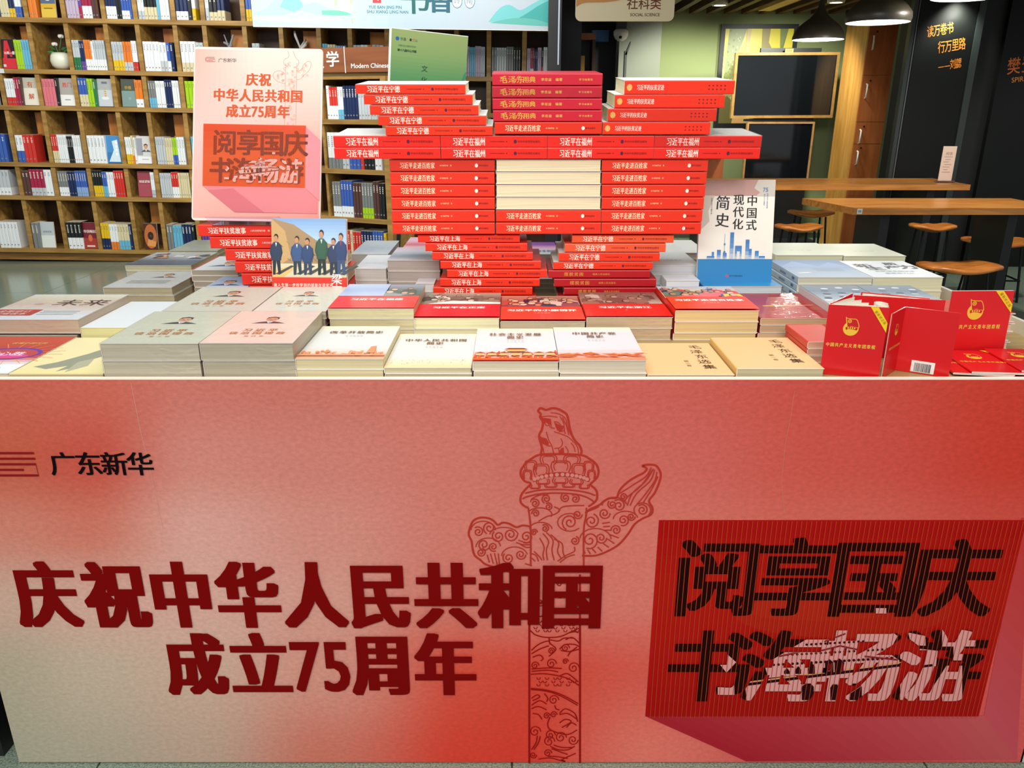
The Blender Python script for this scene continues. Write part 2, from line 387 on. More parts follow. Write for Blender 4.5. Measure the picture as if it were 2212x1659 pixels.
def cgrid(u, v):
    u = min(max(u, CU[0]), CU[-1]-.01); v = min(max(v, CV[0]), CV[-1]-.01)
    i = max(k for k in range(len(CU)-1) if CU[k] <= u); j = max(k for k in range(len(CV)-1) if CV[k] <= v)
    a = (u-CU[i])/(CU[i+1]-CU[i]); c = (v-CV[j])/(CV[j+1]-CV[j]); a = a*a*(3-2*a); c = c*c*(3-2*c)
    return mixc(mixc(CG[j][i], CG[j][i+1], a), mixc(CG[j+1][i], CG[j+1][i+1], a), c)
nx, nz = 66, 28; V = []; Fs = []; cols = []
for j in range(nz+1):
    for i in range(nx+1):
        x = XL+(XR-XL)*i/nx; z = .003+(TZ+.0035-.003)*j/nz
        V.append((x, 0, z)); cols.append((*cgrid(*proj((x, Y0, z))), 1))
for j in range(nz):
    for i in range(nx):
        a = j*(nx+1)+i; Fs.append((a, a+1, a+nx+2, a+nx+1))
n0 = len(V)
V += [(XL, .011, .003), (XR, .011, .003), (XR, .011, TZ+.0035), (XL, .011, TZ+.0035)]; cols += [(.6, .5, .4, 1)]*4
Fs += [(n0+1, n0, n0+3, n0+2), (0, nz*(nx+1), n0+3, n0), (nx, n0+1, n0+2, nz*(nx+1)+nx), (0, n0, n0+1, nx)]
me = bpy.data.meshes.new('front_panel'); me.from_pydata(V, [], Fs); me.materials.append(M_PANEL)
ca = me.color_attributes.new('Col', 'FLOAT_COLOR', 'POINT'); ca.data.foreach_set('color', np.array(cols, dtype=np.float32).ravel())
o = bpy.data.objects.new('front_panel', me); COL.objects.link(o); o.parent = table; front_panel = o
def pq(u, v): p = P(u, v, Y0); return (p.x, p.z)
def ink_panel(z0): return Ink((0, 0, 0), (1, 0, 0), (0, 0, 1), z0=z0, dz=.00003)
# column drawing
A1 = lambda p: pq(980+p[0]*.24108, 860+p[1]*.24108)
A2 = lambda p: pq(1100+p[0]*.25253, 1240+p[1]*.25253)
k = ink_panel(.0004)
RED, RED2, DRED = '#b8382c', '#bf4234', '#9c1512'
def st(pts, w, col, A=A1, sm=True, closed=False):
    q = smooth(pts, 4, closed) if sm and len(pts) > 2 else pts
    k.line([A(p) for p in q], w, col, closed)
lion = [(780, 500), (790, 440), (765, 340), (790, 280), (800, 215), (775, 170), (780, 140), (757, 115), (775, 90), (800, 95), (830, 105), (880, 90), (930, 95), (980, 120), (1015, 150), (1030, 210), (1045, 290), (1080, 370), (1125, 420), (1145, 470), (1140, 510)]
dishr = [(960, 500), (1145, 510), (1220, 545), (1275, 590), (1298, 650), (1285, 710), (1240, 755), (1225, 775), (1265, 810), (1285, 850), (1280, 910), (1240, 950), (1205, 970)]
dishl = [(960, 500), (780, 505), (700, 540), (640, 590), (602, 650), (605, 700), (640, 745), (690, 765), (640, 820), (605, 870), (600, 930), (640, 970), (670, 980)]
lw = [(690, 1150), (620, 1140), (560, 1155), (500, 1125), (440, 1115), (395, 1135), (360, 1100), (310, 1075), (240, 1070), (180, 1095), (150, 1150), (135, 1220), (160, 1280), (170, 1350), (190, 1410), (240, 1450), (290, 1490), (420, 1530), (520, 1560), (690, 1560)]
rw = [(1180, 1030), (1230, 990), (1300, 960), (1350, 920), (1400, 895), (1460, 890), (1490, 820), (1560, 750), (1640, 700), (1700, 670), (1730, 630), (1690, 605), (1760, 595), (1820, 610), (1855, 680), (1840, 760), (1800, 850), (1750, 920), (1780, 980), (1770, 1040), (1690, 1080), (1620, 1130), (1560, 1220), (1480, 1310), (1380, 1370), (1270, 1410), (1150, 1410)]
for q in (lion, dishr, dishl, lw, rw): st(q, .0044, RED)
for q in ([(830, 190), (850, 230), (870, 260), (905, 270)], [(790, 165), (860, 160), (930, 170)], [(870, 130), (940, 140), (1000, 180), (1020, 260), (1050, 330)], [(900, 300), (960, 320), (1030, 350), (1080, 400)],
          [(830, 300), (850, 370), (880, 430), (895, 490)], [(960, 360), (975, 400), (955, 440), (900, 450)], [(920, 250), (980, 250), (990, 290), (940, 300)], [(800, 400), (830, 420), (870, 430)], [(1000, 430), (1025, 470), (1020, 500)], [(1050, 400), (1075, 430), (1090, 480)],
          [(810, 200), (825, 240), (850, 245)], [(950, 160), (985, 220), (990, 280), (1000, 320)], [(975, 170), (1010, 250), (1030, 330)], [(900, 210), (930, 215), (960, 240)], [(800, 440), (810, 500)], [(880, 430), (900, 500)], [(940, 450), (950, 500)], [(1085, 400), (1110, 440), (1120, 500)]):
    st(q, .0018, RED)
k.poly([A1(p) for p in ((768, 330), (790, 350), (830, 360), (855, 400), (845, 430), (800, 410), (775, 390))], RED)
k.poly([A1(p) for p in ((780, 150), (800, 175), (870, 185), (880, 260), (860, 230), (800, 210))], RED)
k.poly([A1(p) for p in ((900, 215), (950, 240), (985, 260), (970, 295), (930, 290), (915, 260))], RED)
k.poly([A1(p) for p in ((940, 490), (960, 450), (985, 440), (990, 495))], RED)
def arch(cx, cy, w, h, wd=.0022, flip=1):
    for f, ww in ((1, wd), (.72, wd*.8)):
        a, c = w*f/2, h*f
        st([(cx-a*.8, cy+flip*c*.5), (cx-a, cy), (cx-a*.8, cy-flip*c*.45), (cx, cy-flip*c*.5), (cx+a*.8, cy-flip*c*.45), (cx+a, cy), (cx+a*.8, cy+flip*c*.5)], ww, RED)
for q in ((850, 550, 150, 80), (1060, 550, 150, 80), (690, 610, 110, 100), (1210, 610, 90, 90), (785, 645, 140, 110), (960, 612, 175, 100), (1120, 640, 120, 110), (660, 690, 80, 90), (1235, 690, 70, 90)): arch(*q)
for q in ((800, 745, 120, 50), (955, 737, 140, 50), (1100, 747, 120, 50), (870, 780, 110, 36), (1030, 780, 110, 36), (730, 790, 90, 40), (1170, 790, 90, 40)): arch(*q, flip=-1)
k.poly([A1(p) for p in ((700, 722), (760, 690), (850, 668), (960, 660), (1070, 668), (1170, 690), (1225, 722), (1210, 752), (1150, 728), (1060, 708), (960, 702), (860, 708), (770, 728), (715, 752))], RED)
for x, y in ((725, 725), (755, 714), (790, 705), (830, 697), (875, 690), (925, 685), (975, 683), (1020, 685), (1062, 690), (1100, 696), (1135, 704), (1168, 713), (1195, 725)):
    p = A1((x, y)); k.ell(p[0], p[1], .0038, .0040, '#d6867a', 10)
st([(640, 850), (750, 825), (900, 815), (1050, 822), (1180, 840), (1270, 870)], .003, RED)
st([(615, 900), (660, 880), (780, 855), (940, 848), (1100, 860), (1200, 890), (1260, 930)], .003, RED)
st([(690, 930), (700, 900), (760, 870), (850, 855)], .0022, RED)
for x in (690, 1165):
    st([(668 if x == 690 else 1190, 980), (x-10 if x == 690 else 1185, 1060), (x, 1180), (x, 1500)], .0034, RED)
for cx, cy, r in ((220, 1195, 45), (320, 1160, 55), (400, 1235, 55), (510, 1220, 60), (650, 1240, 55), (270, 1310, 55), (355, 1330, 40), (490, 1430, 50), (600, 1400, 45), (245, 1380, 40),
                  (1235, 1100, 65), (1350, 1030, 50), (1480, 960, 55), (1420, 950, 40), (1520, 1090, 50), (1590, 1060, 35), (1455, 1180, 45), (1690, 1000, 50), (1220, 1270, 75), (1320, 1250, 50), (1520, 880, 35),
                  (730, 940, 40), (830, 900, 40), (850, 970, 35), (1000, 890, 40), (1090, 900, 40), (1110, 1040, 40), (1040, 1110, 70), (735, 1030, 35), (720, 1200, 30), (820, 1165, 35), (1085, 1275, 40)):
    d = 1 if (int(cx)+int(cy)) % 3 else -1
    st(spiral(cx, cy, r*1.05, 1.7, (cx*7 % 6), d), .0026, RED, sm=False)
for cx, cy, rx, ry, a, b2 in ((265, 1180, 110, 80, 180, 360), (450, 1230, 130, 75, 190, 350), (310, 1330, 110, 80, 180, 355), (545, 1410, 115, 80, 180, 350), (1440, 960, 110, 75, 180, 350), (1540, 1080, 110, 70, 180, 350), (1270, 1260, 140, 95, 185, 360), (1690, 1000, 75, 65, 150, 400), (1040, 1110, 110, 80, 40, 320), (780, 1170, 100, 60, 180, 360), (770, 1040, 110, 60, 200, 380)):
    st([(cx+rx*math.cos(math.radians(a+(b2-a)*i/12)), cy+ry*math.sin(math.radians(a+(b2-a)*i/12))) for i in range(13)], .0022, RED, sm=False)
for q in ([(1490, 850), (1600, 780), (1720, 700), (1770, 620)], [(1530, 930), (1560, 880), (1680, 780), (1780, 640)], [(1580, 960), (1640, 850), (1760, 740), (1800, 640)], [(1640, 950), (1700, 880), (1800, 740), (1820, 660)], [(1700, 930), (1770, 820), (1830, 700)], [(1555, 960), (1600, 850), (1720, 740), (1790, 630)],
          [(800, 1210), (850, 1280), (830, 1360), (840, 1450)], [(830, 1200), (890, 1270), (880, 1360), (900, 1450)], [(870, 1220), (940, 1290), (930, 1370), (960, 1430)], [(900, 1260), (970, 1300), (980, 1380), (1000, 1430)], [(770, 1250), (810, 1330), (800, 1400), (810, 1450)],
          [(930, 1460), (1000, 1410), (1080, 1370), (1080, 1330)], [(950, 1470), (1020, 1420), (1085, 1400)], [(300, 1400), (320, 1470)], [(330, 1390), (355, 1480)], [(365, 1385), (390, 1490)], [(400, 1390), (410, 1490)], [(560, 1290), (620, 1310), (690, 1310)], [(580, 1270), (640, 1290), (690, 1290)], [(600, 1310), (650, 1335), (690, 1330)],
          [(1160, 1350), (1180, 1390)], [(1200, 1355), (1225, 1395)], [(1240, 1345), (1275, 1385)], [(1290, 1330), (1330, 1370)], [(1340, 1300), (1390, 1335)], [(1380, 1260), (1440, 1300)], [(1400, 1220), (1480, 1250)], [(1330, 1120), (1400, 1110)], [(1340, 1150), (1400, 1145)], [(1350, 1180), (1410, 1180)], [(1210, 1010), (1270, 985), (1300, 970)],
          [(700, 1390), (740, 1410), (760, 1460)], [(720, 1370), (770, 1420), (790, 1450)], [(700, 1430), (730, 1460)], [(640, 1480), (700, 1500)], [(900, 970), (950, 1000), (900, 1040), (830, 1060), (760, 1100)], [(940, 1010), (980, 970), (1100, 960), (1170, 960)]):
    st(q, .0024, RED)
# lower shaft
for x in (172, 605): k.line([A2((x, 380)), A2((x, 1615))], .0042, DRED)
k.line([A2((172, 0)), A2((172, 400))], .004, '#a8241c'); k.line([A2((605, 0)), A2((605, 400))], .004, '#a8241c')
for q in ([(180, 480), (230, 520), (330, 540), (440, 530), (530, 490), (600, 460)], [(185, 855), (300, 850), (430, 870), (520, 900), (595, 950)], [(185, 985), (320, 1000), (440, 1040), (585, 1120)], [(185, 975), (320, 990), (450, 1030), (590, 1105)],
          [(190, 650), (250, 600), (330, 570), (350, 600)], [(190, 680), (260, 640), (340, 610)], [(200, 710), (260, 690), (290, 720), (270, 740)], [(340, 545), (350, 590), (400, 640), (340, 700)], [(350, 560), (420, 570), (470, 545), (550, 545)], [(430, 640), (480, 600), (560, 600), (600, 620)], [(440, 650), (520, 660), (580, 620)], [(500, 700), (530, 660), (600, 640)], [(510, 500), (560, 490), (590, 500)], [(480, 560), (540, 540), (600, 590)],
          [(190, 810), (330, 800), (450, 805)], [(190, 830), (330, 820), (420, 835)], [(430, 870), (500, 850), (590, 920)], [(190, 1060), (240, 1030), (260, 1050), (200, 1080)], [(190, 1120), (260, 1080), (320, 1110)], [(190, 1150), (250, 1130), (320, 1160)], [(200, 1190), (250, 1200), (280, 1240)], [(390, 1120), (400, 1150), (430, 1160)], [(430, 1190), (480, 1150), (560, 1190), (585, 1260)], [(430, 1200), (500, 1190), (580, 1240)], [(430, 1270), (480, 1240), (530, 1260), (450, 1310)], [(490, 1310), (530, 1270), (575, 1290)], [(300, 1020), (330, 1060), (320, 1090)],
          [(350, 1220), (330, 1270), (340, 1320), (400, 1350), (500, 1370), (580, 1330)], [(190, 1500), (230, 1440), (240, 1380)], [(210, 1500), (250, 1440), (265, 1385)], [(350, 1470), (420, 1500), (500, 1500), (560, 1470)], [(380, 1460), (450, 1480), (540, 1480)], [(250, 1580), (350, 1570), (430, 1590), (480, 1600), (450, 1590)], [(440, 1590), (500, 1560), (570, 1530)], [(360, 1490), (440, 1520), (500, 1540)], [(330, 1555), (420, 1560), (500, 1575)],
          [(240, 230), (270, 240), (300, 220)], [(240, 320), (260, 360), (290, 350)], [(395, 190), (440, 200), (495, 180)]):
    st(q, .0026, DRED, A2)
for cx, cy, r in ((360, 765, 45), (480, 745, 26), (550, 800, 50), (220, 780, 35), (380, 1075, 45), (380, 1200, 30), (320, 1210, 30), (220, 1345, 50), (350, 1375, 45), (340, 1430, 50), (440, 1395, 50), (545, 1415, 45), (205, 1545, 30), (330, 1530, 35), (265, 240, 34), (430, 80, 28), (360, 655, 30), (480, 630, 36)):
    st(spiral(cx, cy, r, 1.6, cx % 5, 1 if cx % 2 else -1), .0022, DRED, A2, sm=False)
for cx, cy in [(225+i*34+(j % 2)*17, 405+j*26) for i in range(11) for j in range(4)]+[(215+i*36+(j % 2)*18, 890+j*28) for i in range(10) for j in range(3)]:
    if cx > 590 or (cy > 860 and cy > 860+abs(cx-185)*.3+90): continue
    if (cx*3+cy) % 7 < 3: continue
    st([(cx-16, cy-8), (cx-8, cy+8), (cx+8, cy+8), (cx+16, cy-8)], .0018, DRED, A2, sm=False)
k.build('column_drawing', M_INK, table)

# red sunken block, its shaded sides, stripes and letters
k = ink_panel(.0008)
def quad(a, b2, c, d, cols, n=14):
    k.z += k.dz; m = len(cols)-1
    for i in range(n):
        t0, t1 = i/n, (i+1)/n; tt = (t0+t1)/2*m; q = min(int(tt), m-1)
        L2 = lambda p, r, t: (p[0]*(1-t)+r[0]*t, p[1]*(1-t)+r[1]*t)
        k.poly([pq(*L2(a, b2, t0)), pq(*L2(a, b2, t1)), pq(*L2(d, c, t1)), pq(*L2(d, c, t0))][::-1], mixc(cols[q], cols[q+1], tt-q), False)
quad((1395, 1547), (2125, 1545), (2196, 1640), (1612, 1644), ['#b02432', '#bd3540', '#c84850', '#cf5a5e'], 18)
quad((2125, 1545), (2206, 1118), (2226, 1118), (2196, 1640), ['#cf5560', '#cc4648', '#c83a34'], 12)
BL, BR, TR, TL = pq(1395, 1547), pq(2125, 1545), pq(2206, 1118), pq(1422, 1123)
bx0, bx1, bz0, bz1 = (BL[0]+TL[0])/2, (BR[0]+TR[0])/2, BL[1], TL[1]
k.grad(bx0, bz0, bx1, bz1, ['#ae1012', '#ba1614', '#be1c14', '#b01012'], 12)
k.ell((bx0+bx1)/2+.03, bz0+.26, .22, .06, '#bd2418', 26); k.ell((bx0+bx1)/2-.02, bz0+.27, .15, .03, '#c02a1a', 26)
def clip(poly, conv):
    out = list(poly); n = len(conv)
    ar = sum(conv[i][0]*conv[(i+1) % n][1]-conv[(i+1) % n][0]*conv[i][1] for i in range(n))
    sg = 1 if ar > 0 else -1
    for i in range(n):
        a, c = conv[i], conv[(i+1) % n]; inp = out; out = []
        if not inp: return []
        f = lambda p: sg*((c[0]-a[0])*(p[1]-a[1])-(c[1]-a[1])*(p[0]-a[0]))
        for j in range(len(inp)):
            p, q = inp[j], inp[(j+1) % len(inp)]; fp, fq = f(p), f(q)
            if fp >= 0: out.append(p)
            if (fp >= 0) != (fq >= 0):
                t = fp/(fp-fq); out.append((p[0]+(q[0]-p[0])*t, p[1]+(q[1]-p[1])*t))
    return out
B1 = lambda p: pq(1380+p[0]*.37613, 1100+p[1]*.37613)
def art_letters(k, B, em, sx, dark, pink, dline, stripe):
    GT = {}
    for ch, cx, cy in (('阅', 448, 395), ('享', 905, 390), ('国', 1345, 395), ('庆', 1800, 395), ('书', 400, 898), ('海', 830, 898), ('畅', 1260, 895), ('游', 1722, 893)):
        c = np.array(B((cx, cy))); GT[ch] = []
        for V, Tt, li in run(ch, em, off=.015, xb=.012, sx=sx):
            V = V+c; k.tris(V, Tt, dark); GT[ch] += [(li, [tuple(V[i]) for i in t]) for t in Tt]
    def paint(chs, conv, col):
        k.z += .000014; zk = k.z; cv = [B(p) for p in conv]
        x0 = min(p[0] for p in cv); x1 = max(p[0] for p in cv); y0 = min(p[1] for p in cv); y1 = max(p[1] for p in cv)
        for ch in chs:
            for li, t in GT[ch]:
                if max(p[0] for p in t) < x0 or min(p[0] for p in t) > x1 or max(p[1] for p in t) < y0 or min(p[1] for p in t) > y1: continue
                q = clip(t, cv)
                if len(q) > 2: k.z = zk+li*8e-7; k.poly(q, col, False)
        k.z = zk
    hc = ('海', '畅')
    for conv in (((605, 985), (1490, 880), (1480, 1130), (620, 1130)), ((715, 880), (800, 800), (990, 720), (1040, 690), (1270, 700), (1490, 860), (1490, 890), (740, 960)), ((1130, 650), (1210, 650), (1210, 780), (1130, 780)), ((1265, 700), (1410, 665), (1480, 720), (1400, 870), (1290, 870))): paint(hc, conv, pink)
    for conv in (((1495, 780), (1710, 805), (1670, 1130), (1495, 1130)), ((1540, 700), (1640, 720), (1640, 775), (1560, 775)), ((1735, 660), (1930, 700), (1925, 780), (1735, 780)), ((1800, 780), (1860, 780), (1850, 860), (1800, 860)), ((1760, 890), (1850, 890), (1850, 1130), (1640, 1130), (1690, 1000))): paint(('游',), conv, pink)
    paint(('书',), ((435, 850), (500, 820), (555, 870), (500, 930)), pink); paint(('书',), ((450, 1000), (545, 1000), (545, 1070), (450, 1070)), pink); paint(('国',), ((1355, 560), (1415, 560), (1415, 612), (1355, 612)), pink)
    for a, b2, th in (((600, 992), (1500, 878), 16), ((1490, 905), (1680, 880), 14)): paint(hc+('游',), (a, b2, (b2[0], b2[1]+th), (a[0], a[1]+th)), dline)
    paint(hc+('游',), ((600, 984), (1500, 868), (1500, 873), (600, 989)), '#e0a060')
    def ellp(cx, cy, rx, ry): return [(cx+rx*math.cos(t*.785), cy+ry*math.sin(t*.785)) for t in range(8)]
    for i in range(26):
        x = 770+i*27; y = 885-(x-770)*.06
        paint(hc, ellp(x, y, 9, 8), '#3a0c16')
        if i > 2: paint(hc, ellp(x, y-52, 8, 7), '#3a0c16')
        if 6 < i < 20: paint(hc, ellp(x, y-105, 8, 7), '#3a0c16')
    for x, w, t in ((985, 20, 870), (1088, 24, 850), (1145, 26, 846), (845, 16, 900), (910, 16, 890)): paint(hc, ((x-w, 935), (x-w, t+20), (x, t), (x+w, t+20), (x+w, 935)), '#2a0812')
    for x, w, t in ((965, 34, 990), (1120, 26, 995), (1240, 34, 990), (700, 20, 1040)): paint(hc, ((x-w, 1085), (x-w, t+20), (x-w*.5, t), (x+w*.5, t), (x+w, t+20), (x+w, 1085)), '#2a0812')
    for a, b2 in (((1030, 800), (1150, 770)), ((1150, 770), (1290, 800)), ((800, 830), (990, 790)), ((1290, 830), (1480, 850)), ((1060, 745), (1180, 700))): paint(hc, (a, b2, (b2[0], b2[1]+9), (a[0], a[1]+9)), '#8a2030')
art_letters(k, B1, .188, .96, '#260608', '#e8a3a0', '#2a0a16', None)
n = int((bx1-bx0)/.0094)
for i in range(1, n):
    x = bx0+(bx1-bx0)*i/n
    k.line([(x, bz0), (x, bz1)], .0011, '#bd4a1c')
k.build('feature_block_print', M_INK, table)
# headline, logo
k = ink_panel(.0016)
TCOL = '#7f0606'
sc1 = 1700/1.573
l1 = [('庆', 103), ('祝', 254), ('中', 396), ('华', 540), ('人', 683), ('民', 825), ('共', 968), ('和', 1108), ('国', 1240)]
for ch, u in l1:
    p = pq(668+(u-671.5)*.998, 1284); k.text(ch, p[0], p[1], .163, TCOL, off=.014, xb=.043, sx=.77)
k.build('headline_lettering', M_INK, table); k = ink_panel(.0016)
for ch, u in (('成', 423), ('立', 562), ('周', 826), ('年', 962)):
    p = pq(u, 1434); k.text(ch, p[0], p[1], .163, TCOL, off=.014, xb=.043, sx=.77)
p = pq(690, 1432)
k.text('75', p[0]+.004, p[1]-.004, .176, TCOL, off=.010, xb=.020, sx=.70, pitch=.35)
k.build('headline_lettering', M_INK, table); k = ink_panel(.0016)
LR = '#8f1a1e'
def logo(k, pts_fn, w, col):
    def L(pts): k.line([pts_fn(p) for p in pts], w, col)
    arc = lambda cx, cy, rx, ry: [(cx-rx*math.sin(t*math.pi/8), cy-ry*math.cos(t*math.pi/8)) for t in range(9)]
    L([(74, 978)]+arc(-36, 1002, 26, 24)+[(84, 1026), (78, 1002), (-20, 1002)])
    L([(77, 990)]+arc(-34, 1002, 14, 12)+[(52, 1014)])
logo(k, lambda p: pq(*p), .0043, LR)
k.build('logo_mark', M_INK, table); k = ink_panel(.0016)
for i, ch in enumerate('广东新华'):
    p = pq(137+i*55.5, 1001); k.text(ch, p[0], p[1], .051, '#120a0c', off=.006, xb=.016, sx=1.02)
k.build('logo_lettering', M_INK, table)
k = ink_panel(.0005)
k.line([pq(*p) for p in ((283, 826), (306, 940), (322, 1000), (334, 1060), (352, 1140))], .0008, '#d9a090')
k.build('crease_mark', M_INK, table); k = ink_panel(.0005)
k.line([pq(*p) for p in ((1716, 845), (1708, 900), (1696, 960), (1688, 1040), (1694, 1110))], .0006, '#cf8a78')
k.build('crease_mark', M_INK, table)
# black block added to keep the gap beside the table dark
b = MB(); b.box((-.21, -.3, 0), (.21, .3, .58)); b.box((-.20, -.29, .58), (.20, .29, .60))
tag(b.build('dark_gap_filler', M_BLACK, loc=(-1.33, 1.665, 0)), 'low added black block filling the dark gap at the left end of the display table', 'plinth')
# ------------------------------------------------------------ books
R90 = math.pi/2
def cover_mesh(w, h, t, col, spine=None, back=None, c=.0011, curl=0):
    """cover wrapped round a spine at x=-w/2: outer shell, bottom board, top board"""
    b = MB(); r = min(.0022, t*.25); sp = spine or col; bk = back or col
    prof = [(w/2, 0), (-w/2+r, 0), (-w/2+r*.3, r*.3), (-w/2, r), (-w/2, t-r), (-w/2+r*.3, t-r*.3), (-w/2+r, t), (w/2, t)]
    inn = [(w/2, c), (-w/2+c+r*.5, c), (-w/2+c+.0001, c+.0001), (-w/2+c, c+r*.6), (-w/2+c, t-c-r*.6), (-w/2+c+.0001, t-c-.0001), (-w/2+c+r*.5, t-c), (w/2, t-c)]
    n = len(prof); V = []
    for y in (-h/2, h/2):
        V += [(x, y, z) for x, z in prof]+[(x, y, z) for x, z in inn]
    m = 2*n; Fs = []; cs = []
    for i in range(n-1):
        cc = H(bk) if i == 0 else (H(sp) if i < n-2 else H(col))
        Fs.append((i, i+1, m+i+1, m+i)); cs.append(cc)
        Fs.append((n+i+1, n+i, m+n+i, m+n+i+1)); cs.append(H('#e8e2d6'))
        Fs.append((i+1, i, n+i, n+i+1)); cs.append(H('#efe9de'))
        Fs.append((m+i, m+i+1, m+n+i+1, m+n+i)); cs.append(H('#efe9de'))
    for a in (0, n-1):
        Fs.append((a, m+a, m+n+a, n+a) if a == 0 else (m+a, a, n+a, m+n+a)); cs.append(H('#efe9de'))
    b.add(V, Fs, cols=cs); return b
def book(label, w, h, t, col, spine=None, page='#e6dcb6', draw=None, draw_spine=None, wrap=False, m=None, cat='book', group=None, name='book', lift=0):
    """lying flat with the front cover up: spine at -x, head at +y; parts: cover, page_block, cover_print, spine_lettering, shrink_wrap"""
    o = T(name, label, cat, group=group); m = m or M_PRINT
    cover_mesh(w, h, t, col, spine).build('cover', m, o)
    b = MB(); c = .0011; b.box((-w/2+c, -h/2+.0015, c), (w/2-.0012, h/2-.0015, t-c), page); b.build('page_block', M_PAGES, o)
    if draw:
        k = Ink((0, 0, t), (1, 0, 0), (0, 1, 0), z0=.0002); draw(k, w, h); k.build('cover_print', m, o)
    if draw_spine:
        k = Ink((-w/2, 0, t/2), (0, -1, 0), (0, 0, 1), z0=.0002); k2 = Ink((-w/2, 0, t/2), (0, -1, 0), (0, 0, 1), z0=.0002); k3 = Ink((-w/2, 0, t/2), (0, -1, 0), (0, 0, 1), z0=.0002); draw_spine(k, h, t, k2, k3); k.build('spine_title', m, o)
        if k2.f: k2.build('spine_imprint', m, o)
        if k3.f: k3.build('spine_author', m, o)
    if wrap:
        e = .0009; b = MB(); b.box((-w/2-e, -h/2-e, -.0), (w/2+e, h/2+e, t+e)); b.build('shrink_wrap', M_WRAP, o)
    return o
def page_pile(label, w, h, t, n, page, col, draw, **kw): ...

# spine designs: u runs along the spine from the head, v up
SZ = .0155
def spine_red(title, tcol='#fff6e6', a=.105, e=.40, author=None, ac='#7a0c0c', aa=.46, ae=.625, pub='中共中央党校出版社', pc='#6a0a0a', pa=.72, pe=.935, dot='#5a1a3a', tsz=None):
    def f(k, h, t, k2, k3):
        U = lambda q: -h/2+q*h
        n = len(title); pitch = (e-a)*h/n; sz = tsz or t*.76
        k.text(title, U((a+e)/2), 0, sz, tcol, 's', pitch/sz, off=.005, xb=.016, sx=min(1.05, pitch/sz*1.0))
        if author:
            n2 = len(author); p2 = (ae-aa)*h/n2; k3.text(author, U((aa+ae)/2), 0, min(p2*1.02, t*.3), ac, 's', p2/min(p2*1.02, t*.3), off=.01)
        if pub:
            n3 = len(pub); p3 = (pe-pa)*h/n3; s3 = min(p3*1.05, t*.34); k2.text(pub, U((pa+pe)/2), 0, s3, pc, 's', p3/s3, off=.008)
        if dot: k2.ell(U(pa-.02), 0, t*.13, t*.17, dot, 10)
    return f
def spine_gold(k, h, t, k2, k3):
    U = lambda q: -h/2+q*h
    k.text('毛泽东', U(.18), 0, t*.66, '#e8b84e', 's', 1.05, off=.0, xb=.006, sx=1.05)
    k.line([(U(.08), t*.1), (U(.11), t*.3), (U(.13), -t*.2)], t*.05, '#e8b84e'); k.line([(U(.2), -t*.3), (U(.24), t*.32)], t*.04, '#e8b84e')
    k.text('用典', U(.335), 0, t*.55, '#e8b84e', 's', .95, off=.01)
    k3.text('李忠益 编著', U(.54), 0, t*.28, '#f0c860', 's', 1.05, off=.008); k2.text('学习出版社', U(.85), 0, t*.2, '#f0c860', 's', 1.15, off=.008)
def spine_foot(k, h, t, k2, k3):
    U = lambda q: -h/2+q*h
    k.ell(U(.045), 0, t*.20, t*.26, '#f0b860', 8); k.text('习近平的扶贫足迹', U(.235), 0, t*.44, '#fff2e0', 's', (.25*h/8)/(t*.44), off=.004, xb=.01, sx=.56)
    for i in range(5):
        for q in (-.13, .13): k2.ell(U(.77+i*.036), q*t, t*.06, t*.05, '#6a1010', 6)
def spine_dark(k, h, t, k2, k3):
    U = lambda q: -h/2+q*h
    k.text('摆脱贫困', U(.25), 0, t*.5, '#e0a040', 's', 1.15, off=.008); k2.text('福建人民出版社', U(.52), 0, t*.26, '#e0a040', 's', 1.1, off=.006)
AU = '中央党校采访实录编辑室 著'
KINDS = {
 'N': dict(w=.17, h=.24, t=.0232, col='#f0efec', sp='#f23410', s=spine_red('习近平在宁德', author=AU, a=.10, e=.405), d='bright red paperback with white spine title'),
 'O': dict(w=.17, h=.24, t=.0212, col='#f0502c', sp='#f05a30', s=spine_red('习近平在宁德', author=AU, a=.10, e=.405), d='orange-red paperback with white spine title'),
 'S': dict(w=.17, h=.24, t=.0200, col='#e8341c', sp='#f03212', s=spine_red('习近平在上海', author=AU, a=.11, e=.415), d='red paperback with white spine title'),
 'Q': dict(w=.17, h=.24, t=.0275, col='#f0efec', sp='#ee2618', s=spine_red('习近平在福州', author=AU, a=.11, e=.42), d='crimson paperback with white spine title'),
 'B': dict(w=.17, h=.24, t=.0290, col='#dc2a18', sp='#e63014', s=spine_red('习近平走进百姓家', '#ffe9c0', .095, .43, '本书编写组 著', '#ffd9a0', .475, .59, '新华出版社', '#5a0a0a', .845, .94, '#fff0e0', .0165), d='thick red paperback with cream spine title'),
 'Y': dict(w=.17, h=.235, t=.0262, col='#c41e30', sp='#cf1c34', s=spine_gold, d='crimson book with gilt handwriting'),
 'F': dict(w=.17, h=.24, t=.0310, col='#f0efec', sp='#f43012', s=spine_foot, d='thick red-orange book with gold spine mark'),
 'D': dict(w=.17, h=.22, t=.0190, col='#b0141c', sp='#b9121c', s=spine_dark, d='dark red book with gilt spine'),
 'G': dict(w=.17, h=.24, t=.0285, col='#e02a1c', sp='#e82c16', s=spine_red('习近平扶贫故事', a=.09, e=.46, author='人民日报海外版 编', ac='#f6d8c8', aa=.50, ae=.69, pub='商务印书馆', pc='#f6d8c8', pa=.80, pe=.92, dot=None, tsz=.0175), d='red book with spaced white title'),
 'P': dict(w=.17, h=.24, t=.0285, col='#dc2a18', sp='#e9dfbd', s=None, d='page-side-out book with cream fore-edge'),
}
PROTO = {}
random.seed(5)
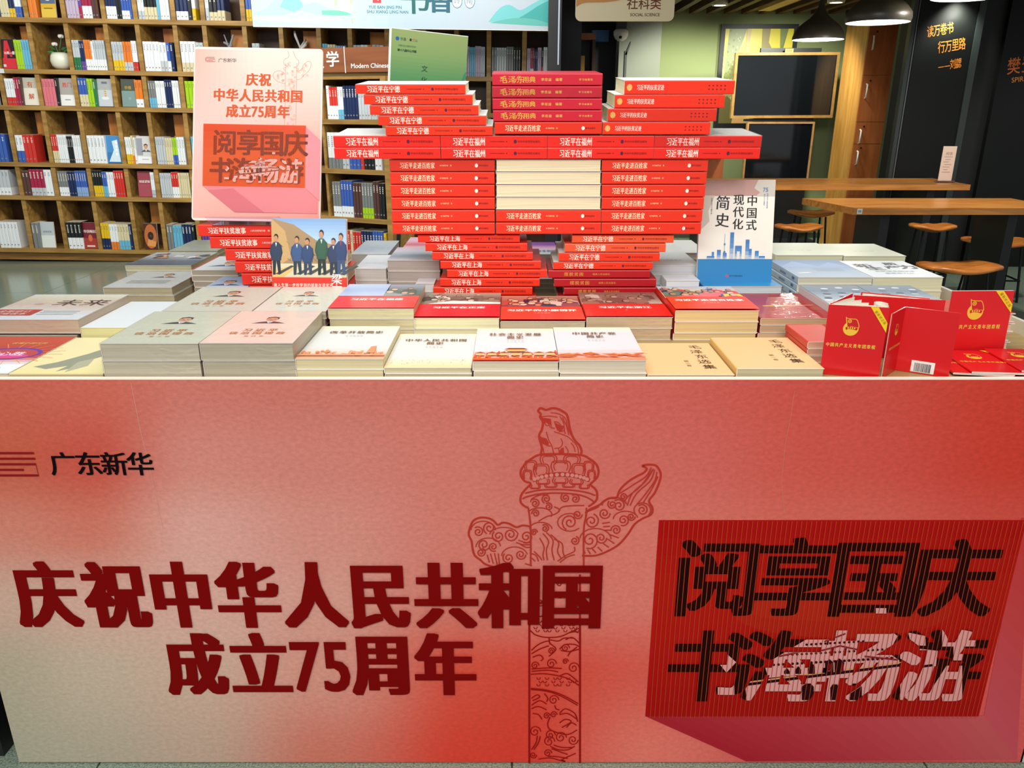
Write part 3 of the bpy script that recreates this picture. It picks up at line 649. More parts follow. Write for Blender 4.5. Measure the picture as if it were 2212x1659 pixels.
def spine_book(kind, uL, uR, vT, vB, Y, label, group, tilt=0.0, wrap=False, jit=.004):
    q = KINDS[kind]; key = kind+('w' if wrap else ''); vm = (vT+vB)/2
    a, b2 = P(uL, vm, Y), P(uR, vm, Y); zb, zt = P(uL, vB, Y).z, P(uL, vT, Y).z
    if key not in PROTO:
        o = book(label, q['w'], q['h'], q['t'], q['col'], q['sp'], draw_spine=q['s'], wrap=wrap, m=M_PRINT); PROTO[key] = o
    else:
        o = copy_tree(PROTO[key]); o['label'] = label
    o['group'] = group
    sc = (b2.x-a.x)/q['h']; th = (zt-zb)-.0004
    flip = kind == 'P'
    rz = -R90 if flip else R90
    M = Matrix.Rotation(tilt, 4, 'X') @ Matrix.Translation((0, q['w']/2, 0)) @ Matrix.Rotation(rz+random.uniform(-jit, jit), 4, 'Z') @ Matrix.Diagonal((1, sc, th/q['t'], 1))
    o.matrix_world = Matrix.Translation(((a.x+b2.x)/2, Y, zb+.0002)) @ M
    return o
ORD = ['top', 'second', 'third', 'fourth', 'fifth', 'sixth', 'seventh', 'eighth']
def TY(v): return 1.872-(640-v)*.000075
tl_ = math.radians(4.0)
def stack(kind, rows, where, group, base, tilt=0.0, wraps=()):
    n = len(rows)
    for i, (uL, uR, vT, vB) in enumerate(rows):
        kd = kind[i] if len(kind) > 1 else kind
        place = ('bottom' if i == n-1 and n > 2 else ORD[i])
        spine_book(kd, uL, uR, vT, vB, TY(base), f"{KINDS[kd]['d']}, {place} of the {where}", group, tilt, i in wraps)
stack('N', [(768, 1005.5, 182, 203), (786, 1021, 204, 226), (799, 1033.5, 227, 248.5), (817, 1050, 249.5, 271), (833, 1064, 272, 293)], "stack on tower's left arm", 'stepped stacks crowning the red book tower', 240, tl_)
stack('YYYYB', [(1063, 1301, 158.6, 185), (1064, 1300, 186, 211.5), (1064, 1300, 212.5, 237), (1065, 1300, 238, 262.5), (1068, 1300, 263.5, 290)], "stack crowning tower's centre", 'straight stack crowning the red book tower', 240, tl_, (1,))
stack('F', [(1348.7, 1586, 173.6, 204), (1328, 1565, 204.5, 233.5), (1313, 1547, 234.5, 262.5), (1302, 1534, 263.5, 291)], "stack on tower's right arm", 'stepped stacks crowning the red book tower', 240, tl_, (2,))
for r, (vT, vB, ul, ur) in enumerate(((293, 318.5, 720, 1645), (319, 343.5, 722, 1642))):
    w4 = (ur-ul)/4
    for c in range(4):
        spine_book('Q', ul+c*w4+.5, ul+(c+1)*w4-.5, vT, vB, TY(318), f"{KINDS['Q']['d']}, {('first','second','third','last')[c]} along the tower arms' {('upper','lower')[r]} row", 'books laid as the arms of the tower', tl_, c == 3 and r == 0)
rows6 = [(344.5, 370.5), (371.5, 398), (399, 425.5), (426.5, 452.5), (453.5, 479.5), (480.5, 506)]
for r, (vT, vB) in enumerate(rows6):
    t_ = r/5
    for c, nm in enumerate(('left', 'centre', 'right')):
        uL = (841.5+6*t_, 1071.5, 1300-1*t_)[c]; uR = (1068.5, 1298.8-1*t_, 1529-15*t_)[c]
        kd = 'P' if c == 1 and r < 4 else 'B'
        spine_book(kd, uL, uR, vT, vB, TY(425), f"{KINDS[kd]['d']}, {('top','second','third','fourth','fifth','lowest')[r]} in tower body's {nm} column", 'books forming the body of the tower', 0, (c == 0 and r == 0))
lgl = [(902.6, 1122.6, 507, 524), (919, 1139, 525, 543), (934, 1151, 544, 562), (951.6, 1168.6, 563, 581), (966, 1182, 582, 600), (951, 1166, 601, 619), (936, 1150, 620, 638)]
stack('S', lgl+[(945, 1158, 639, 655), (945, 1158, 656, 669)], "tower's left leg", 'books forming the left leg of the tower', 560)
lgr = [(1236, 1455, 507.5, 525), (1220, 1438, 526, 545), (1207, 1425, 546, 565), (1195, 1410, 566, 582.5), (1184.5, 1404, 583.5, 601), (1197, 1417.5, 602, 620), (1218.6, 1417, 621, 638)]
stack('OONNDDDDD', lgr+[(1205, 1415, 639, 655), (1205, 1415, 656, 669)], "tower's right leg", 'books forming the right leg of the tower', 560)
# red stack under the poster
gst = [(428, 652, 486, 510.5), (454, 677, 511.5, 537), (487, 709, 538, 563.5), (508, 730, 564.5, 589.5), (523, 744, 590.5, 616), (540, 762, 617, 641), (540, 762, 642, 658)]
for i, (a, b2, c, d) in enumerate(gst):
    spine_book('G', a, b2, c, d, 1.925, f"{KINDS['G']['d']}, {ORD[i] if i < 6 else 'bottom'} of stack under the pink poster", 'stepped red stack under the pink poster')

# ------------------------------------------------------------ flat stacks of books
def flat(label, uL, uR, vF, Yf, depth, zb, n, col, draw=None, page='#e6dcb6', spine=None, wrap=False, group=None, m=None, rz=0.0, drop=0.0, ths=None, w=None, lab2=None, ds=None, back=0):
    """a pile of n alike books; the top cover's front edge meets (uL..uR, vF) at distance Yf"""
    zt = P((uL+uR)/2, vF, Yf).z; x0, x1 = P(uL, vF, Yf).x, P(uR, vF, Yf).x; w = w or (x1-x0); xc = (x0+x1)/2
    tot = zt-zb; out = []; z = zt
    ths = ths or [1.0/n]*n; s = sum(ths)
    for i in range(n):
        t = tot*ths[i]/s; z -= t
        lb = label if i == 0 else (lab2 or label).replace('TOPMOST', '')
        lb = label if n == 1 or i == 0 else f"{lab2}, {('','second','third','fourth','fifth','sixth')[i]} one down"
        o = book(lb, w, depth, t-.0005, col, spine, page, draw if i == 0 else None, ds, wrap and i < 2, m, group=group if n > 1 else None)
        j = random.uniform(-.0025, .0025) if i else 0
        o.location = (xc+j, Yf+depth/2+drop*i+abs(j)*.3, z+.0002); o.rotation_euler = (0, 0, rz+random.uniform(-.006, .006)*(i > 0))
        out.append(o)
    return out
SK, SK2 = '#d9a27c', '#c98f68'
def portrait(k, cx, cy, s, suit='#2c3a40', tie='#7a8fb0'):
    k.poly([(cx-s*1.0, cy-s*.62), (cx-s*.55, cy-s*.30), (cx-s*.2, cy-s*.16), (cx+s*.2, cy-s*.16), (cx+s*.55, cy-s*.30), (cx+s*1.0, cy-s*.62)], suit)
    k.poly([(cx-s*.2, cy-s*.16), (cx, cy-s*.60), (cx+s*.2, cy-s*.16), (cx, cy-.02*s)], '#eef2f4'); k.poly([(cx-s*.05, cy-s*.26), (cx, cy-s*.6), (cx+s*.05, cy-s*.26)], tie)
    k.ell(cx, cy+s*.42, s*.37, s*.44, '#2a2320', 20); k.ell(cx, cy+s*.27, s*.335, s*.43, SK, 20)
    k.poly([(cx-s*.34, cy+s*.42), (cx-s*.2, cy+s*.62), (cx+s*.1, cy+s*.68), (cx+s*.33, cy+s*.5), (cx+s*.36, cy+s*.72), (cx, cy+s*.9), (cx-s*.36, cy+s*.72)], '#2a2320')
    for q in (-1, 1): k.ell(cx+q*s*.14, cy+s*.32, s*.06, s*.025, '#3a2a22', 8); k.rect(cx+q*s*.14-s*.07, cy+s*.39, cx+q*s*.14+s*.07, cy+s*.41, '#3a2a22')
    k.rect(cx-s*.1, cy+s*.03, cx+s*.1, cy+s*.055, '#a8604a'); k.poly([(cx-s*.03, cy+s*.14), (cx+s*.03, cy+s*.14), (cx, cy+s*.3)], SK2)
def d_gov(bg, vol):
    def f(k, w, h):
        k.rect(-w/2, -h/2, w/2, h/2, bg)
        portrait(k, 0, h*.17, w*.20)
        c = '#b9762e'
        k.text('习近平', 0, -h*.13, w*.115, c, pitch=1.25, off=.01, xb=.01); k.text('谈治国理政', 0, -h*.22, w*.105, c, pitch=1.25, off=.006, xb=.01); k.text(vol, 0, -h*.31, w*.055, c, pitch=1.5)
    return f
def d_hist(lines, sky, base, art, seed):
    def f(k, w, h):
        k.grad(-w/2, -h/2, w/2, h/2, [base, mixc(base, sky, .6), sky, sky, sky, sky, '#f3e6c0'], 14)
        rr = random.Random(seed)
        for i in range(40):
            x = rr.uniform(-.48, .48)*w; hh = rr.uniform(.02, .09)*h*(1.5 if art == 'forest' else 1); y0 = -h*.38+rr.uniform(-.06, .06)*h
            c = mixc(art_c, base, rr.uniform(0, .6))
            if art == 'city': k.rect(x-w*.02, y0, x+w*.015, y0+hh, c)
            elif art == 'forest': k.poly([(x-w*.02, y0), (x+w*.02, y0), (x+w*.008, y0+hh), (x-w*.01, y0+hh*.9)], c)
            elif art == 'hill': k.poly([(x-w*.09, y0), (x+w*.09, y0-h*.01), (x+w*.02, y0+hh*.5)], c)
            else: k.ell(x, y0+hh*.5, w*.006, h*.004, c, 6)
        if art == 'city': k.poly([(w*.27, -h*.36), (w*.37, -h*.36), (w*.35, -h*.16), (w*.29, -h*.18)], art_c); k.rect(-w*.5, -h*.44, w*.5, -h*.40, mixc(art_c, base, .3))
        if art == 'forest':
            for i in range(7): x = (-.42+i*.14)*w; k.poly([(x-w*.06, -h*.36), (x+w*.06, -h*.36), (x+w*.04, -h*.30), (x-w*.04, -h*.30)], '#e8b878'); k.poly([(x-w*.08, -h*.30), (x+w*.08, -h*.30), (x, -h*.26)], '#9a3a1c')
            k.rect(-w*.1, -h*.26, w*.12, -h*.2, '#e0a860'); k.poly([(-w*.14, -h*.2), (w*.16, -h*.2), (w*.1, -h*.16), (-w*.08, -h*.16)], '#8a2c14')
            k.grad(-w/2, -h/2, w/2, -h*.44, ['#d8401c', '#e06a34'], 4)
        y = h*.27
        for i, ln in enumerate(lines):
            k.text(ln, 0, y-i*h*.10, w*.105, '#7a561a', pitch=1.08, off=.01, xb=.022)
        k.text('本书编写组', 0, y-len(lines)*h*.10-h*.02, w*.035, '#7a7a70', pitch=1.3)
    art_c = {'city': '#d88a58', 'forest': '#cf5a2c', 'hill': '#d8703a', 'dots': '#b9a24e'}[art]
    return f
def d_vol(vol):
    def f(k, w, h):
        [k.text(ch, w*(.27+(.012, -.012, .006, -.006, .01)[i]), h*(.36-i*.158), w*.165, '#3a2416', off=.0, xb=.002, rot=(.06, -.05, .04, -.04, .03)[i]) for i, ch in enumerate('毛泽东选集')] and None; k.text(vol, w*.05, -h*.17, w*.065, '#6a4a2a', 'v', 1.35)
    return f
def crowd(k, x0, y0, x1, y1, seed, pal, n=26, skins=(SK, SK2, '#e6c0a0')):
    rr = random.Random(seed); hh = (y1-y0)
    for i in range(n):
        x = rr.uniform(x0, x1); y = y0+hh*(.92-.8*i/n); s = hh*rr.uniform(.085, .12)*(1+.5*i/n)
        s = min(s, hh*.16); xx = min(max(x, x0+s*1.4), x1-s*1.4); c = rr.choice(pal); yb = max(y0, y-s*3.4)
        k.poly([(xx-s*1.35, yb), (xx+s*1.35, yb), (xx+s*1.2, y-s*1.0), (xx+s*.3, y-s*.5), (xx-s*.3, y-s*.5), (xx-s*1.2, y-s*1.0)], c)
        k.ell(xx, y+s*.12, s*.55, s*.62, '#2a201c', 10); k.ell(xx+s*.05, y-s*.05, s*.48, s*.55, rr.choice(skins), 10)
def d_red(title, photo, pal, sub='', skins=(SK, SK2, '#e6c0a0'), red='#e4241c', n=26, seed=1, ratio=.52, extra=None):
    def f(k, w, h):
        y = -h/2+h*(1-ratio)
        k.grad(-w/2, y, w/2, h/2, photo, 8); crowd(k, -w/2, y, w/2, h/2-h*.03, seed, pal, n, skins)
        if extra: extra(k, w, h, y)
        k.rect(-w/2, -h/2, w/2, y-h*.002, red)
        k.text(title, 0, -h/2+h*(1-ratio)*.70, min(w*.105, w*.92/len(title)), '#fff4e8', pitch=1.02, off=.02, xb=.02)
        if sub: k.text(sub, 0, -h/2+h*(1-ratio)*.48, w*.035, '#ffd8c8', pitch=1.2)
    return f
FY = 1.362
GB = 'front row piles of books along the table edge'
# front row
flat('red and purple covered book with a glowing ring, at the front left table corner', -190, 17, 806, FY, .24, TZ, 1, '#b0342e', page='#d8ccb2', draw=(lambda k, w, h: (
    k.grad(-w/2, -h/2, w/2, h/2, ['#dfe6e8', '#dfe6e8', '#b83a30', '#a8302c', '#b4402c', '#b8483a'], 18),
    [k.line([(w*.1, 0), (w*.1+w*.6*math.cos(i*.33), h*.5*math.sin(i*.33)*.6)], w*.008, '#e88a3a') for i in range(19)] and None,
    k.ell(w*.1, 0, w*.36, h*.17, '#5a2a9a', 26), k.ell(w*.1, -.002, w*.32, h*.14, '#b03a3a', 26), k.ell(w*.12, -h*.06, w*.24, h*.06, '#d0408a', 20),
    k.text('同心胜', w*.06, h*.0, w*.15, '#f2e6ee', pitch=1.0, off=.01), k.text('读懂中国优势', w*.1, h*.3, w*.07, '#e0b060', off=.01), k.text('制胜密码', w*.2, -h*.38, w*.06, '#3a6a70'))))
flat('pale yellow book with a striding figure in a grey coat on its cover', 18, 222, 808, FY, .24, TZ, 1, '#ecdfa2', page='#cdb98c', draw=(lambda k, w, h: (
    k.grad(-w/2, -h/2, w/2, h/2, ['#dfd498', '#e2d8a4', '#e0d6a8'], 8),
    k.poly([(-w*.38, -h*.32), (-w*.2, -h*.20), (-w*.02, h*.02), (w*.06, h*.16), (w*.2, h*.20), (w*.27, h*.12), (w*.24, 0), (w*.12, -h*.14), (w*.1, -h*.34), (-w*.05, -h*.44), (-w*.02, -h*.30), (-w*.2, -h*.38)], '#8d917c'),
    k.poly([(w*.02, -h*.2), (w*.14, -h*.1), (w*.2, -h*.3), (w*.06, -h*.46)], '#a7a88e'), k.ell(w*.17, h*.25, w*.06, h*.05, '#d8cf9c', 14), k.poly([(w*.1, h*.28), (w*.24, h*.28), (w*.2, h*.32), (w*.13, h*.32)], '#9a9878'), k.rect(-w*.5, -h*.5, w*.5, -h*.46, '#e0d48e'))))
flat('sage green wrapped book with an oval portrait, topmost of the front left pile', 215, 428, 742, FY, .235, TZ, 2, '#cdd2bd', d_gov('#ced3be', '第三卷'), '#cfc6ae', wrap=True, group=GB, m=M_GLOSS, lab2='sage green wrapped book in the front pile with the portrait cover', w=None)
flat('pink wrapped book with an oval portrait, topmost of the second portrait pile', 430, 632, 741, FY, .235, TZ, 2, '#ecd2c2', d_gov('#ecd3c4', '第四卷'), '#c4bba2', wrap=True, group=GB, m=M_GLOSS, lab2='pink covered wrapped book under the pink portrait cover')
flat('white history book with an orange skyline on its cover, front row', 637, 828, 775, FY, .225, TZ, 2, '#e8ecdf', d_hist(('改革开放简史',), '#d3d9d4', '#eaa070', 'city', 3), '#d2c69c', group=GB, lab2='white history paperback under the orange skyline cover', ths=[1.2, 1])
flat('white history book with a pale gold dotted plain on its cover, front row', 829, 1018, 794, FY, .225, TZ, 2, '#eef0e4', d_hist(('中华人民共和国', '简史'), '#d6dbd6', '#e4d092', 'dots', 4), '#c4b898', group=GB, lab2='white history paperback under the pale gold plain cover', ths=[1.3, 1])
flat('white history book with a red forest village on its cover, front row', 1020.5, 1207, 781, FY, .225, TZ, 2, '#eef0e8', d_hist(('社会主义发展', '简史'), '#d5dada', '#e0602c', 'forest', 5), '#cdc2a8', group=GB, lab2='white history paperback under the red forest cover', ths=[1.3, 1])
flat('white history book with an orange wall over hills, front row', 1208.5, 1397, 778, FY, .225, TZ, 2, '#eceeec', d_hist(('中国共产党', '简史'), '#d3d8dc', '#e87a48', 'hill', 6), '#cabea8', group=GB, lab2='white history paperback under the orange hill cover', ths=[2.6, 1])
flat('plain tan book with handwritten black title, lower of the two tan piles', 1399, 1587, 809.5, FY, .205, TZ, 1, '#e6ba86', d_vol('第二卷'), '#c9b48c', spine='#e0b870', m=M_MATTE)
flat('plain tan book with handwritten black title, on the higher tan pile', 1592, 1781, 796, FY, .205, TZ, 1, '#e6ba86', d_vol('第一卷'), '#b9b08c', spine='#d9b46c', m=M_MATTE)
# second row
RY = 1.612
GC = 'second row piles of books behind the table edge'
flat('thick wrapped book with pink blossom and a brush-written title, far left', -60, 168, 690, RY, .235, P(40, 721.5, RY).z+.001, 1, '#dcd6ca', page='#cdb9a0', wrap=True, m=M_GLOSS, draw=(lambda k, w, h: (
    k.grad(-w/2, -h/2, w/2, h/2, ['#e8f0f6', '#e8eef2', '#e2dad0', '#dcc8bc', '#e4dcc2', '#ecefe6'], 18), [k.ell(-w*.3+i*w*.09, h*.1+(i*37 % 11-5)*h*.02, w*.05, h*.03, ('#ecd8cc', '#c9a898', '#e6dcc0')[i % 3], 9) for i in range(8)] and None,
    k.text('未来', w*.20, h*.14, w*.28, '#3a2230', 'h', 1.0), k.rect(-w*.5, -h*.36, -w*.04, -h*.14, '#c4483c'), k.text('全新修订', -w*.27, -h*.21, w*.08, '#f6e6de', off=.01), k.text('权威读本', -w*.27, -h*.30, w*.08, '#f6e6de', off=.01), [k.rect(-w*.0, -h*(.2+i*.06), w*.36, -h*(.21+i*.06), '#8aa0a8') for i in range(3)] and None)))
flat('tan backed wrapped book under the blossom cover, far left', -80, 166, 723.5, RY, .235, TZ, 1, '#c0a890', page='#cdb9a0', wrap=True)
flat('plain white book with pale yellow fore-edges and a small black title', 172, 330, 707, RY+.003, .235, TZ, 1, '#d6dfe2', page='#ddd69c', draw=lambda k, w, h: (k.text('小康', w*.36, h*.22, w*.12, '#2a2c2a', 'v', 1.1), k.rect(w*.2, -h*.5, w*.21, h*.1, '#dfe6e0')))
flat('pale green wrapped book with oval portrait, behind the front green one', 350, 543, 672, RY, .235, TZ+.03, 2, '#cfd6c2', d_gov('#d3d6c6', '第二卷'), '#c2b8a0', wrap=True, m=M_GLOSS, group=GC, lab2='pale green wrapped portrait book, lower in the second row')
flat('ivory wrapped book with oval portrait, beside the red titled photo book', 546, 704, 672, RY, .235, TZ+.03, 2, '#dfe0cc', d_gov('#e0e2d2', '第一卷'), '#c2b8a0', wrap=True, m=M_GLOSS, group=GC, lab2='ivory wrapped portrait book, lower in the second row')
def bw(k, w, h, y): pass
flat('red and green-grey photo book, first in the second row', 708, 894, 666.5, RY, .235, TZ, 3, '#e4241c', d_red('习近平在福建', ['#4a5a4c', '#6a7a6c', '#b9c8d8'], ['#3a4a40', '#4a5a50', '#2a3a34', '#8a9a90'], n=10, seed=3, extra=lambda k, w, h, y: (k.grad(-w/2, y, w*.05, h/2, ['#b8c8e4', '#9fb4dc', '#c8d6ee'], 8),)), '#e0d4a8', wrap=True, group=GC, m=M_GLOSS, lab2='red paperback under the green-grey photo cover')
flat('red book with a sepia photo of people writing, second row', 893.5, 1079, 686.5, RY, .235, TZ, 2, '#e4241c', d_red('习近平在正定', ['#8a8474', '#5a5446', '#a8a292'], ['#4a4438', '#6a6456', '#c8c2b2', '#e0dccc', '#847c6a'], skins=('#a89e8a', '#948a76', '#c0b8a4'), n=20, seed=8, red='#e0202c', extra=lambda k, w, h, y: (k.poly([(-w*.4, y), (w*.5, y), (w*.5, y+h*.06), (-w*.1, y+h*.13)], '#efece0'),)), '#e6dfb4', group=GC, lab2='red paperback under the sepia photo cover')
flat('red book with a photo of smiling villagers and caps, second row', 1081, 1265, 693.5, RY, .235, TZ, 2, '#e63a2c', d_red('习近平的小康情怀', ['#c06a5a', '#a85a50', '#d89a80'], ['#6a3a4a', '#3a3a52', '#8a4a52', '#b0483c', '#d8c0b0'], n=24, seed=12, sub='人民日报社', red='#e4402e'), '#dccbaa', wrap=True, group=GC, m=M_GLOSS, lab2='red paperback under the villagers photo cover', ths=[1.4, 1])
flat('red book with a brown photo of meeting figures, second row', 1267, 1454, 685, RY, .235, TZ, 2, '#e4281c', d_red('习近平在浙江', ['#d8c8b8', '#a08070', '#8a6a5c'], ['#8a6a5a', '#a88a78', '#d8c8ba', '#6a4c42'], skins=('#a5826e', '#b8947e'), n=14, seed=21, sub='上'), '#d8bc98', spine='#d8281c', wrap=True, group=GC, m=M_GLOSS, lab2='red paperback under the brown photo cover')
flat('red book with a colourful photo of walking villagers, second row', 1459, 1641, 670.5, RY, .235, TZ, 3, '#e8381c', d_red('习近平走进百姓家', ['#e8c078', '#e6c58a', '#b9c4d8'], ['#3a62a8', '#e04a3a', '#5a6a58', '#2a3a58', '#e8c83a', '#e86a6a', '#6a7a6a'], n=24, seed=31, sub='本书编写组', red='#e8401f'), '#dcc08a', spine='#d9301a', group=GC, lab2='thick red paperback under the walking villagers cover', ths=[1.6, 1.6, 1])
flat('dark red glossy wrapped book with a gold streak, beside the walking villagers book', 1643, 1832, 687, RY, .235, TZ, 3, '#b8262a', lambda k, w, h: (k.grad(-w/2, -h/2, w/2, h/2, ['#b8242a', '#b0282c', '#a82a30'], 8), k.poly([(-w*.3, -h*.06), (w*.3, -h*.02), (w*.34, 0), (-w*.3, -h*.02)], '#e8b04e'), [k.line(smooth([(w*(-.1+i*.06), h*.12), (w*(i*.06), h*.22), (w*(.05+i*.05), h*.16)], 4), w*.006, '#d0803a') for i in range(5)] and None, [k.rect(w*.24, -h*(.10+i*.03), w*.38, -h*(.105+i*.03), '#e0a050') for i in range(4)] and None), '#d8b48c', wrap=True, group=GC, m=M_GLOSS, lab2='dark red wrapped book under the gold streak cover')
flat('red book in a small pink paged pile beside the tan books', 1745, 1850, 738, 1.455, .13, TZ, 3, '#c8382c', None, '#d8a890', group=GC, lab2='pink paged book beside the tan books')
# third and further rows, left
GL = 'piles of books at the back left of the table'
def d_faint(bg, lines=(), photo=None, tc='#9aa6ac', seed=0):
    def f(k, w, h):
        k.grad(-w/2, -h/2, w/2, h/2, bg, 8)
        if photo: crowd(k, -w*.5, 0, w*.5, h*.45, seed, photo, 8)
        for i, ln in enumerate(lines): k.text(ln, 0, -h*.12-i*h*.12, w*.08, tc, pitch=1.1)
    return f
flat('silver wrapped book with a portrait, on the pile left of the red stack', 222, 371, 620.5, 1.94, .20, TZ, 2, '#ccd0cc', (lambda k, w, h: (k.rect(-w/2, -h/2, w/2, h/2, '#cfd4d2'), portrait(k, w*.1, h*.2, w*.2), [k.rect(-w*.3, -h*(.1+i*.07), w*.3, -h*(.12+i*.07), '#9aa29e') for i in range(3)] and None)), '#b9b094', wrap=True, group=GL, m=M_GLOSS, lab2='silver wrapped book under the silver portrait cover')
flat('dark blue photo book in shrink film, left back pile', 270, 413, 573, 2.19, .21, TZ, 3, '#b8c0c8', d_faint(['#3a5068', '#4a6078', '#b8c0c4', '#c8ccc8'], photo=['#2a3a52', '#e8eaea', '#a87a5a', '#3a4a60'], seed=4), '#cfc9a4', wrap=True, group=GL, m=M_GLOSS, lab2='wrapped book under the dark blue photo cover')
flat('silver-green wrapped book at the far back left of the table', 366, 470, 541, 2.42, .20, TZ, 4, '#a8b0a0', d_faint(['#b0b8a8', '#98a294']), '#b8b494', wrap=True, group=GL, m=M_GLOSS, lab2='silver-green wrapped book at the back left')
flat('book with a red edge and a blue portrait cover, left of the red stack', 413, 513, 583, 2.06, .2, TZ, 4, '#dfe3e6', (lambda k, w, h: (k.rect(-w/2, -h/2, w/2, h/2, '#e0e4e8'), k.rect(-w*.5, -h*.5, -w*.45, h*.5, '#c05048'), portrait(k, w*.1, -h*.1, w*.4, '#3a5a86'))), '#a89f8e', spine='#c05048', group=GL, lab2='grey-paged book under the red edged cover')
flat('pale blue portrait book low behind the green portrait books', 430, 522, 628, 1.87, .17, TZ, 2, '#c4d0e0', (lambda k, w, h: (k.grad(-w/2, -h/2, w/2, h/2, ['#b8c8e0', '#a8bcdc'], 4), portrait(k, -w*.1, 0, w*.4, '#3a4a6a'))), '#b0a696', group=GL, lab2='book under the pale blue portrait cover')
# middle whites
GM = 'white piles between the red stack and the tower'
flat('white book with a faint title line, nearer of two white piles', 766, 834, 580, 1.93, .19, TZ, 3, '#e6ebf0', d_faint(['#eef2f6', '#e6ecf4', '#eef0f4'], ('新时代知识读本',), tc='#8a94a4'), '#cfc4bc', group=GM, lab2='white book in the nearer white pile')
flat('pale blue wrapped book behind the white pile', 758, 838, 549, 2.14, .23, TZ, 3, '#dbe4ea', d_faint(['#dfe6ea', '#b8cce0', '#c8d6e0', '#d4dfe4']), '#cfc9c0', wrap=True, group=GM, m=M_GLOSS, lab2='pale blue wrapped book in the farther pile')
flat('white book with a pink and blue sky cover by the tower leg', 836, 950, 562, 1.945, .19, TZ, 4, '#dfe2ea', d_faint(['#e8ecf2', '#b9c9e2', '#dfe4ee', '#e8b9cc']), '#b9aaa2', group=GM, lab2='white book under the pink and blue sky cover')
flat('pink and white book showing behind the sky cover pile', 868, 945, 537, 2.16, .2, TZ, 4, '#ead9de', d_faint(['#e9dfe4', '#d84a6a', '#e8b4c8', '#e2a8c4']), '#c4b4b0', group=GM, lab2='pink and white book in the pile behind the tower leg')
flat('white book low in front of the tower left leg', 897, 938, 612, 1.885, .06, TZ, 3, '#eef0f2', None, '#d8d4d0', group=GM, lab2='white booklet by the tower left leg')
flat('purple and pink brochure with ink figures, seen between the tower legs', 1138, 1206, 549, 2.10, .2, TZ, 3, '#8a3a9a', (lambda k, w, h: (k.grad(-w/2, -h/2, w/2, h/2, ['#dfe0e6', '#d0d2dc', '#e0a8c8', '#8a3a9c', '#7a3292'], 16), [k.ell(-w*.35+i*w*.14, -h*.26, w*.06, h*.09, '#7a8296', 8) for i in range(6)] and None)), '#c8c0c0', group=GM, lab2='book under the purple brochure between the tower legs')
flat('white paged pile standing behind the tower legs', 1120, 1250, 602, 2.055, .04, TZ, 3, '#dfe0e6', None, '#cfccd0', group=GM, lab2='white book behind the tower legs')
for i, (u, v, hh) in enumerate(((1160, 588, 30), (1188, 592, 38))):
    p = P(u, v, 2.048); b = MB(); b.prism([(-.011, 0), (.011, 0), (.011, .03+.006*i), (-.011, .032+.006*i)], 'y', -.0006, .0006, '#f4f2f6')
    o = b.build('price_card', M_PRINT); zt = P(1185, 602, 2.055).z
    o.location = (p.x, 2.07, zt+.001); o.rotation_euler = (-.15, 0, .1-.2*i)
    tag(o, ('small white price card on the white pile between the tower legs', 'taller white price card beside the small one, between the tower legs')[i], 'card', 'price cards between the tower legs')
# right
GR = 'piles of books on the right half of the table'
flat('white book with a pale title line, right of the tower leg', 1404, 1512, 573, 1.95, .19, TZ, 4, '#eef0f2', d_faint(['#f0f2f4', '#eef0f0'], ('学习问答读本',), tc='#7a8694'), '#c9c9cc', group=GR, lab2='white book in the pile right of the tower leg')
flat('white book lying far behind the tower right leg', 1430, 1530, 546, 2.17, .22, TZ, 5, '#f1f0ea', d_faint(['#f2f2ee', '#efeeea']), '#d8c9c0', group=GR, lab2='white book far behind the tower right leg')
flat('thin white book with a white spine, in front of the white pile', 1440, 1512, 606, 1.875, .07, TZ, 3, '#eef2f6', None, '#e6e8ec', group=GR, lab2='thin white book beside the standing blue and white book')
flat('blue covered book under the standing blue and white book', 1520, 1690, 618, 1.868, .21, TZ, 3, '#3a92c8', lambda k, w, h: k.grad(-w/2, -h/2, w/2, h/2, ['#2f8cc4', '#3c98cc'], 3), '#cfd8de', group=GR, lab2='blue covered book beneath the standing book')
flat('pale blue book with a mountain cover, top of the pale blue pile', 1725, 1886, 599, 1.92, .23, TZ, 4, '#cfdbe8', lambda k, w, h: (k.grad(-w/2, -h/2, w/2, h/2, ['#c2ccd4', '#b8c6d4', '#a4b6d0', '#95a9cc'], 10), k.poly([(-w*.5, h*.1), (-w*.2, h*.42), (w*.05, h*.12), (w*.3, h*.36), (w*.5, h*.1)], '#b0c0d8'), [k.rect(-w*.1, -h*(.02+i*.06), w*.3, -h*(.03+i*.06), '#8a98a8') for i in range(3)] and None, k.poly([(-w*.4, -h*.3), (-w*.2, -h*.26), (-w*.25, -h*.22), (-w*.42, -h*.26)], '#eef0e4')), '#cfcdb8', spine='#bdd3e6', group=GR, m=M_MATTE, lab2='pale blue book with a light blue spine', ds=lambda k, h, t, k2, k3: (k.rect(-h*.1, -t*.2, h*.1, t*.1, '#7a94b4'), k2.rect(h*.3, -t*.2, h*.38, t*.2, '#5a7aa4')))
def d_li(k, w, h):
    k.rect(-w/2, -h/2, w/2, h/2, '#dbe2e6')
    for t, x, y, s in (('新', -.28, .2, .26), ('质', .18, .3, .2), ('生', -.2, .02, .24), ('产', .1, .08, .2), ('力', .34, .1, .26)): k.text(t, w*x, h*y, w*s*1.12, '#20242a', off=.01, xb=.03)
    k.text('高质量发展读本', 0, -h*.16, w*.085, '#8a9a9e'); k.text('重要着力点', .0, -h*.28, w*.085, '#8a9a9e')
flat('white book with large black brush characters, on the right pile', 1887, 2039, 599, 1.93, .22, TZ, 2, '#eef2f4', d_li, '#d6d4b4', group=GR, lab2='white book under the black brush characters')
